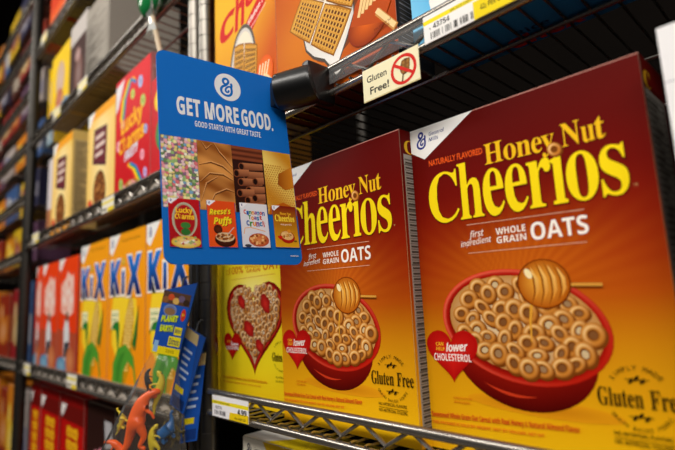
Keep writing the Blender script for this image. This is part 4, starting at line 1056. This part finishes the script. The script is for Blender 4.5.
def pillow(c0, c1, c2, c3, t, nu=16, nv=20, wr=.0012, seed=1, n0=0.0):
    """closed film pillow between four (u,v) corners: tl,tr,br,bl"""
    m = MB(); rn = random.Random(seed); grids = []
    ph = [rn.uniform(0, 6) for _ in range(4)]
    for sgn in (1, -1):
        g = []
        for j in range(nv + 1):
            row = []
            for i in range(nu + 1):
                a, b_ = i / nu, j / nv
                u = (c0[0] * (1 - a) + c1[0] * a) * (1 - b_) + (c3[0] * (1 - a) + c2[0] * a) * b_
                v = (c0[1] * (1 - a) + c1[1] * a) * (1 - b_) + (c3[1] * (1 - a) + c2[1] * a) * b_
                k = (math.sin(PI * a) ** .6) * (math.sin(PI * min(1, b_ * .95 + .0)) ** .7 if b_ < 1 else 0)
                n = sgn * t * k + (wr * math.sin(a * 17 + ph[0] + b_ * 9) * math.sin(b_ * 13 + ph[1]) * (k > 0)) * (1 if 0 < i < nu and 0 < j < nv else 0)
                row.append(m.bm.verts.new(L2(u, v, n + n0 * k)))
            g.append(row)
        for j in range(nv):
            for i in range(nu):
                q = (g[j][i], g[j][i + 1], g[j + 1][i + 1], g[j + 1][i]); m.bm.faces.new(q if sgn > 0 else q[::-1])
    bmesh.ops.remove_doubles(m.bm, verts=m.bm.verts, dist=1e-5)
    return m
TOYC = {'orange': '#f05e18', 'yellow': '#d8c22c', 'blue': '#1c5c9c', 'dark': '#23282e', 'green': '#5a7a2c', 'olive': '#8a7a2a'}
TM = {k: mat_principled('toy_plastic_' + k, v, .35, 0, .5) for k, v in TOYC.items()}
def dino(parent_loc, u, v, n, s, col, label, flip=1, tilt=0.0, group='toy dinosaurs in the hanging bag'):
    """upright two-legged dinosaur facing right (flip=1)"""
    s *= KS; e = empty('toy_dinosaur', parent_loc + L2(u * KS, v * KS, n), label, 'toy', group)
    ct, st = math.cos(tilt), math.sin(tilt)
    def q(x, y, z=0): x *= flip; return L2((x * ct - y * st) * s, (x * st + y * ct) * s, z * s)
    J = [(q(0, 0), .26 * s), (q(.12, .42), .25 * s), (q(.26, .80), .19 * s), (q(.36, 1.04), .20 * s), (q(.66, 1.06), .15 * s), (q(.92, 1.04), .07 * s),
         (q(-.16, -.45), .17 * s), (q(-.30, -1.0), .11 * s), (q(-.62, -1.45), .05 * s),
         (q(.20, -.25, .16), .17 * s), (q(.40, -.62, .18), .10 * s), (q(.22, -.98, .2), .08 * s), (q(.48, -1.08, .2), .07 * s),
         (q(.34, .40, .16), .07 * s), (q(.62, .26, .18), .05 * s), (q(.74, .04, .18), .04 * s), (q(.44, .86, .0), .06 * s), (q(.78, .88), .05 * s)]
    E = [(0, 1), (1, 2), (2, 3), (3, 4), (4, 5), (0, 6), (6, 7), (7, 8), (0, 9), (9, 10), (10, 11), (11, 12), (1, 13), (13, 14), (14, 15), (3, 16), (16, 17)]
    skin_obj('body', J, E, TM[col], e, 2)
    MB().sphere(q(.52, 1.16, .16), .045 * s).build('eye', TM['dark'], e)
    return e
def long_neck(parent_loc, u, v, n, s, col, label, tilt=0.0):
    s *= KS; e = empty('toy_dinosaur', parent_loc + L2(u * KS, v * KS, n), label, 'toy', 'toy dinosaurs in the hanging bag')
    ct, st = math.cos(tilt), math.sin(tilt)
    def q(x, y, z=0): return L2((x * ct - y * st) * s, (x * st + y * ct) * s, z * s)
    J = [(q(0, 0), .36 * s), (q(.5, .1), .28 * s), (q(.85, .5), .13 * s), (q(1.0, 1.0), .09 * s), (q(1.25, 1.12), .1 * s), (q(-.5, .02), .24 * s), (q(-1.0, -.2), .1 * s), (q(-1.5, -.1), .04 * s),
         (q(.42, -.3, .16), .13 * s), (q(.44, -.75, .18), .1 * s), (q(-.4, -.3, .16), .13 * s), (q(-.42, -.75, .18), .1 * s), (q(.3, -.3, -.16), .13 * s), (q(.3, -.75, -.18), .1 * s), (q(-.3, -.3, -.16), .13 * s), (q(-.3, -.75, -.18), .1 * s)]
    E = [(0, 1), (1, 2), (2, 3), (3, 4), (0, 5), (5, 6), (6, 7), (1, 8), (8, 9), (5, 10), (10, 11), (1, 12), (12, 13), (5, 14), (14, 15)]
    skin_obj('body', J, E, TM[col], e, 2); return e
def to_uv(px, py):
    return px, py
def toy_bag(loc, quad, bag, label, t, seed, card=True, back=False, k=KS):
    quad = [(a * k, b_ * k) for a, b_ in quad]; bag = bag and [(a * k, b_ * k) for a, b_ in bag]
    o = empty('toy_bag', loc, label, 'toy bag', 'hanging bags of toy dinosaurs')
    if bag: pillow(*bag, t, seed=seed, n0=-.006 if back else .002).build('clear_bag', BAGM, o)
    tl, tr, br, bl = quad
    # header card, a folded card with thickness
    m = MB()
    A_ = [m.bm.verts.new(L2(*p, .0035)) for p in (tl, tr, br, bl)]; B_ = [m.bm.verts.new(L2(*p, -.0035)) for p in (tl, tr, br, bl)]
    m.bm.faces.new(A_); m.bm.faces.new(B_[::-1])
    for k in range(4): m.bm.faces.new((A_[k], B_[k], B_[(k + 1) % 4], A_[(k + 1) % 4]))
    m.build('header_card', mat_principled('header_blue', '#1a4a9c', .3), o, smooth=False)
    U = Vector((br[0] - bl[0], br[1] - bl[1])); Vv = Vector((tl[0] - bl[0], tl[1] - bl[1]))
    Wm, Hm = U.length * 1000, Vv.length * 1000
    A = Art()
    if not back:
        A.grid(0, 0, Wm, Hm, 6, 10, lambda x, y: mix('#1c49a8', '#2358bc', y / Hm))
        A.rect(0, Hm * .80, Wm, Hm, '#5a4030')
        for i, c in enumerate(('#8a5a34', '#c8502a', '#d8b060', '#6a5a78', '#3a2a20')): A.ell(Wm * (.12 + i * .19), Hm * (.86 + .05 * (i % 2)), Wm * .12, Hm * .055, c, n=10)
        A.ell(Wm * .36, Hm * .70, Wm * .24, Hm * .10, '#7a8ab8', 0, '#27408c', n=18); A.ell(Wm * .36, Hm * .68, Wm * .2, Hm * .06, '#8a6a4c', n=14)
        A.ell(Wm * .86, Hm * .66, Wm * .09, Hm * .10, '#cf3a1c', n=14); A.text('3+', Wm * .80, Hm * .64, Wm * .92, Hm * .05, '#f4e040')
        for dx, c in ((.5, '#16301a'), (0, '#cfe02a')):
            A.text('PLANET', Wm * .12 + dx, Hm * .50 - dx, Wm * .70 + dx, Hm * .095, c, 'bold', .04, slope=.16); A.text('EARTH', Wm * .14 + dx, Hm * .35 - dx, Wm * .60 + dx, Hm * .095, c, 'bold', .04, slope=.12)
        A.rect(Wm * .66, Hm * .33, Wm * .93, Hm * .46, '#e6d81c'); A.text('Mini', Wm * .69, Hm * .36, Wm * .90, Hm * .07, '#1a2a60')
        A.rect(Wm * .52, Hm * .15, Wm * .95, Hm * .30, '#e6d81c'); A.text('Dinos', Wm * .56, Hm * .17, Wm * .91, Hm * .10, '#1a2a60')
        A.rect(0, 0, Wm, Hm * .12, '#e8d418'); A.text('TOYS', Wm * .5, Hm * .035, Wm * .8, Hm * .05, '#8a7a10'); A.rect(Wm * .05, Hm * .02, Wm * .2, Hm * .2, '#8ab4e0')
    else:
        A.rect(0, 0, Wm, Hm, '#1f55b4'); A.rect(0, Hm * .86, Wm, Hm, '#c8b480')
        for j in range(5): A.rect(Wm * .2, Hm * (.72 - j * .085), Wm * (.8 - .08 * (j % 3)), Hm * (.75 - j * .085), '#bcd0ee')
        A.rect(Wm * .12, Hm * .2, Wm * .7, Hm * .27, '#e8d418'); A.rect(Wm * .1, Hm * .02, Wm * .9, Hm * .14, '#1a3a80')
    U3 = (ux * U.x + Vector((0, 0, 1)) * U.y).normalized(); V3 = (ux * Vv.x + Vector((0, 0, 1)) * Vv.y).normalized()
    O3 = ux * bl[0] + Vector((0, 0, 1)) * bl[1] + nrm * .0036
    A.build('card_print', INKG, o, tuple(O3), tuple(U3), tuple(V3), tuple(nrm), lift=.1)
    # hang tab
    mx = ((tl[0] + tr[0]) / 2, (tl[1] + tr[1]) / 2)
    MB().tube([L2(mx[0], mx[1] - .004), L2(mx[0] + .002, mx[1] + .010, -.004), L2(mx[0] + .004, mx[1] + .014, -.02)], .0014, 8).build('hang_loop', TM['dark'], o)
    return o
# corners measured on the bag's own hanging plane (u right, v up, from bagO)
Q1 = [(.0029, .0631), (.0492, .0711), (.0226, -.0318), (-.0149, -.0221)]
toy_bag(bagO, Q1, [(-.0150, -.0225), (.0226, -.0320), (.0262, -.185), (-.099, -.185)], 'clear toy dinosaur bag with blue header card reading PLANET EARTH, in front', .012, 1)
BO2 = Vector((-0.36824, -0.08286, 0.10277))
toy_bag(BO2, [(.0269, .0112), (.0558, -.0094), (.0240, -.1153), (.0045, -.0989)], [(.0045, -.099), (.024, -.115), (.030, -.20), (-.03, -.20)], 'second toy bag behind, showing the blue lettered card back', .008, 2, back=True, k=.9214)
BO3 = Vector((-0.37647, -0.07361, 0.10330))
toy_bag(BO3, [(.0281, -.0350), (.0490, -.0284), (.0385, -.1586), (.0135, -.1609)], None, 'third toy bag card behind, blue with yellow foot', .008, 3, back=True, k=.9063)
dino(bagO, -.0345, -.1120, .000, .0345, 'orange', 'orange plastic tyrant dinosaur standing upright in the clear bag', tilt=-.04)
dino(bagO, -.056, -.148, -.003, .016, 'orange', 'smaller orange plastic dinosaur low at the left of the clear bag', flip=-1, tilt=.5)
dino(bagO, -.006, -.078, -.006, .020, 'yellow', 'yellow plastic dinosaur behind the orange one, upper right in bag', flip=-1, tilt=-.6)
dino(bagO, -.012, -.142, .004, .017, 'yellow', 'yellow plastic dinosaur at the foot of the orange one', tilt=.35)
long_neck(bagO, .004, -.132, -.002, .018, 'blue', 'blue long necked plastic dinosaur low at the right of the bag', .5)
long_neck(bagO, -.056, -.115, -.006, .012, 'yellow', 'yellow long necked plastic dinosaur at the left edge of the bag', 1.1)
dino(bagO, -.022, -.062, -.006, .012, 'dark', 'black plastic dinosaur at the top of the pile in the bag', tilt=.4)
long_neck(BO2, .010, -.140, -.006, .013, 'olive', 'olive plastic dinosaur in the second bag behind', 1.2)
# clip strip the bags hang from
m = MB(); m.box((-.004, -.0015, -.36), (.004, .0015, .11), .0005)
o = m.build('clip_strip', mat_principled('strip_black', '#1a1a1c', .4)); o.location = (-0.3745, -0.044, .115); props(o, 'thin black clip strip hanging down the chrome posts behind the toy bags', 'clip strip')
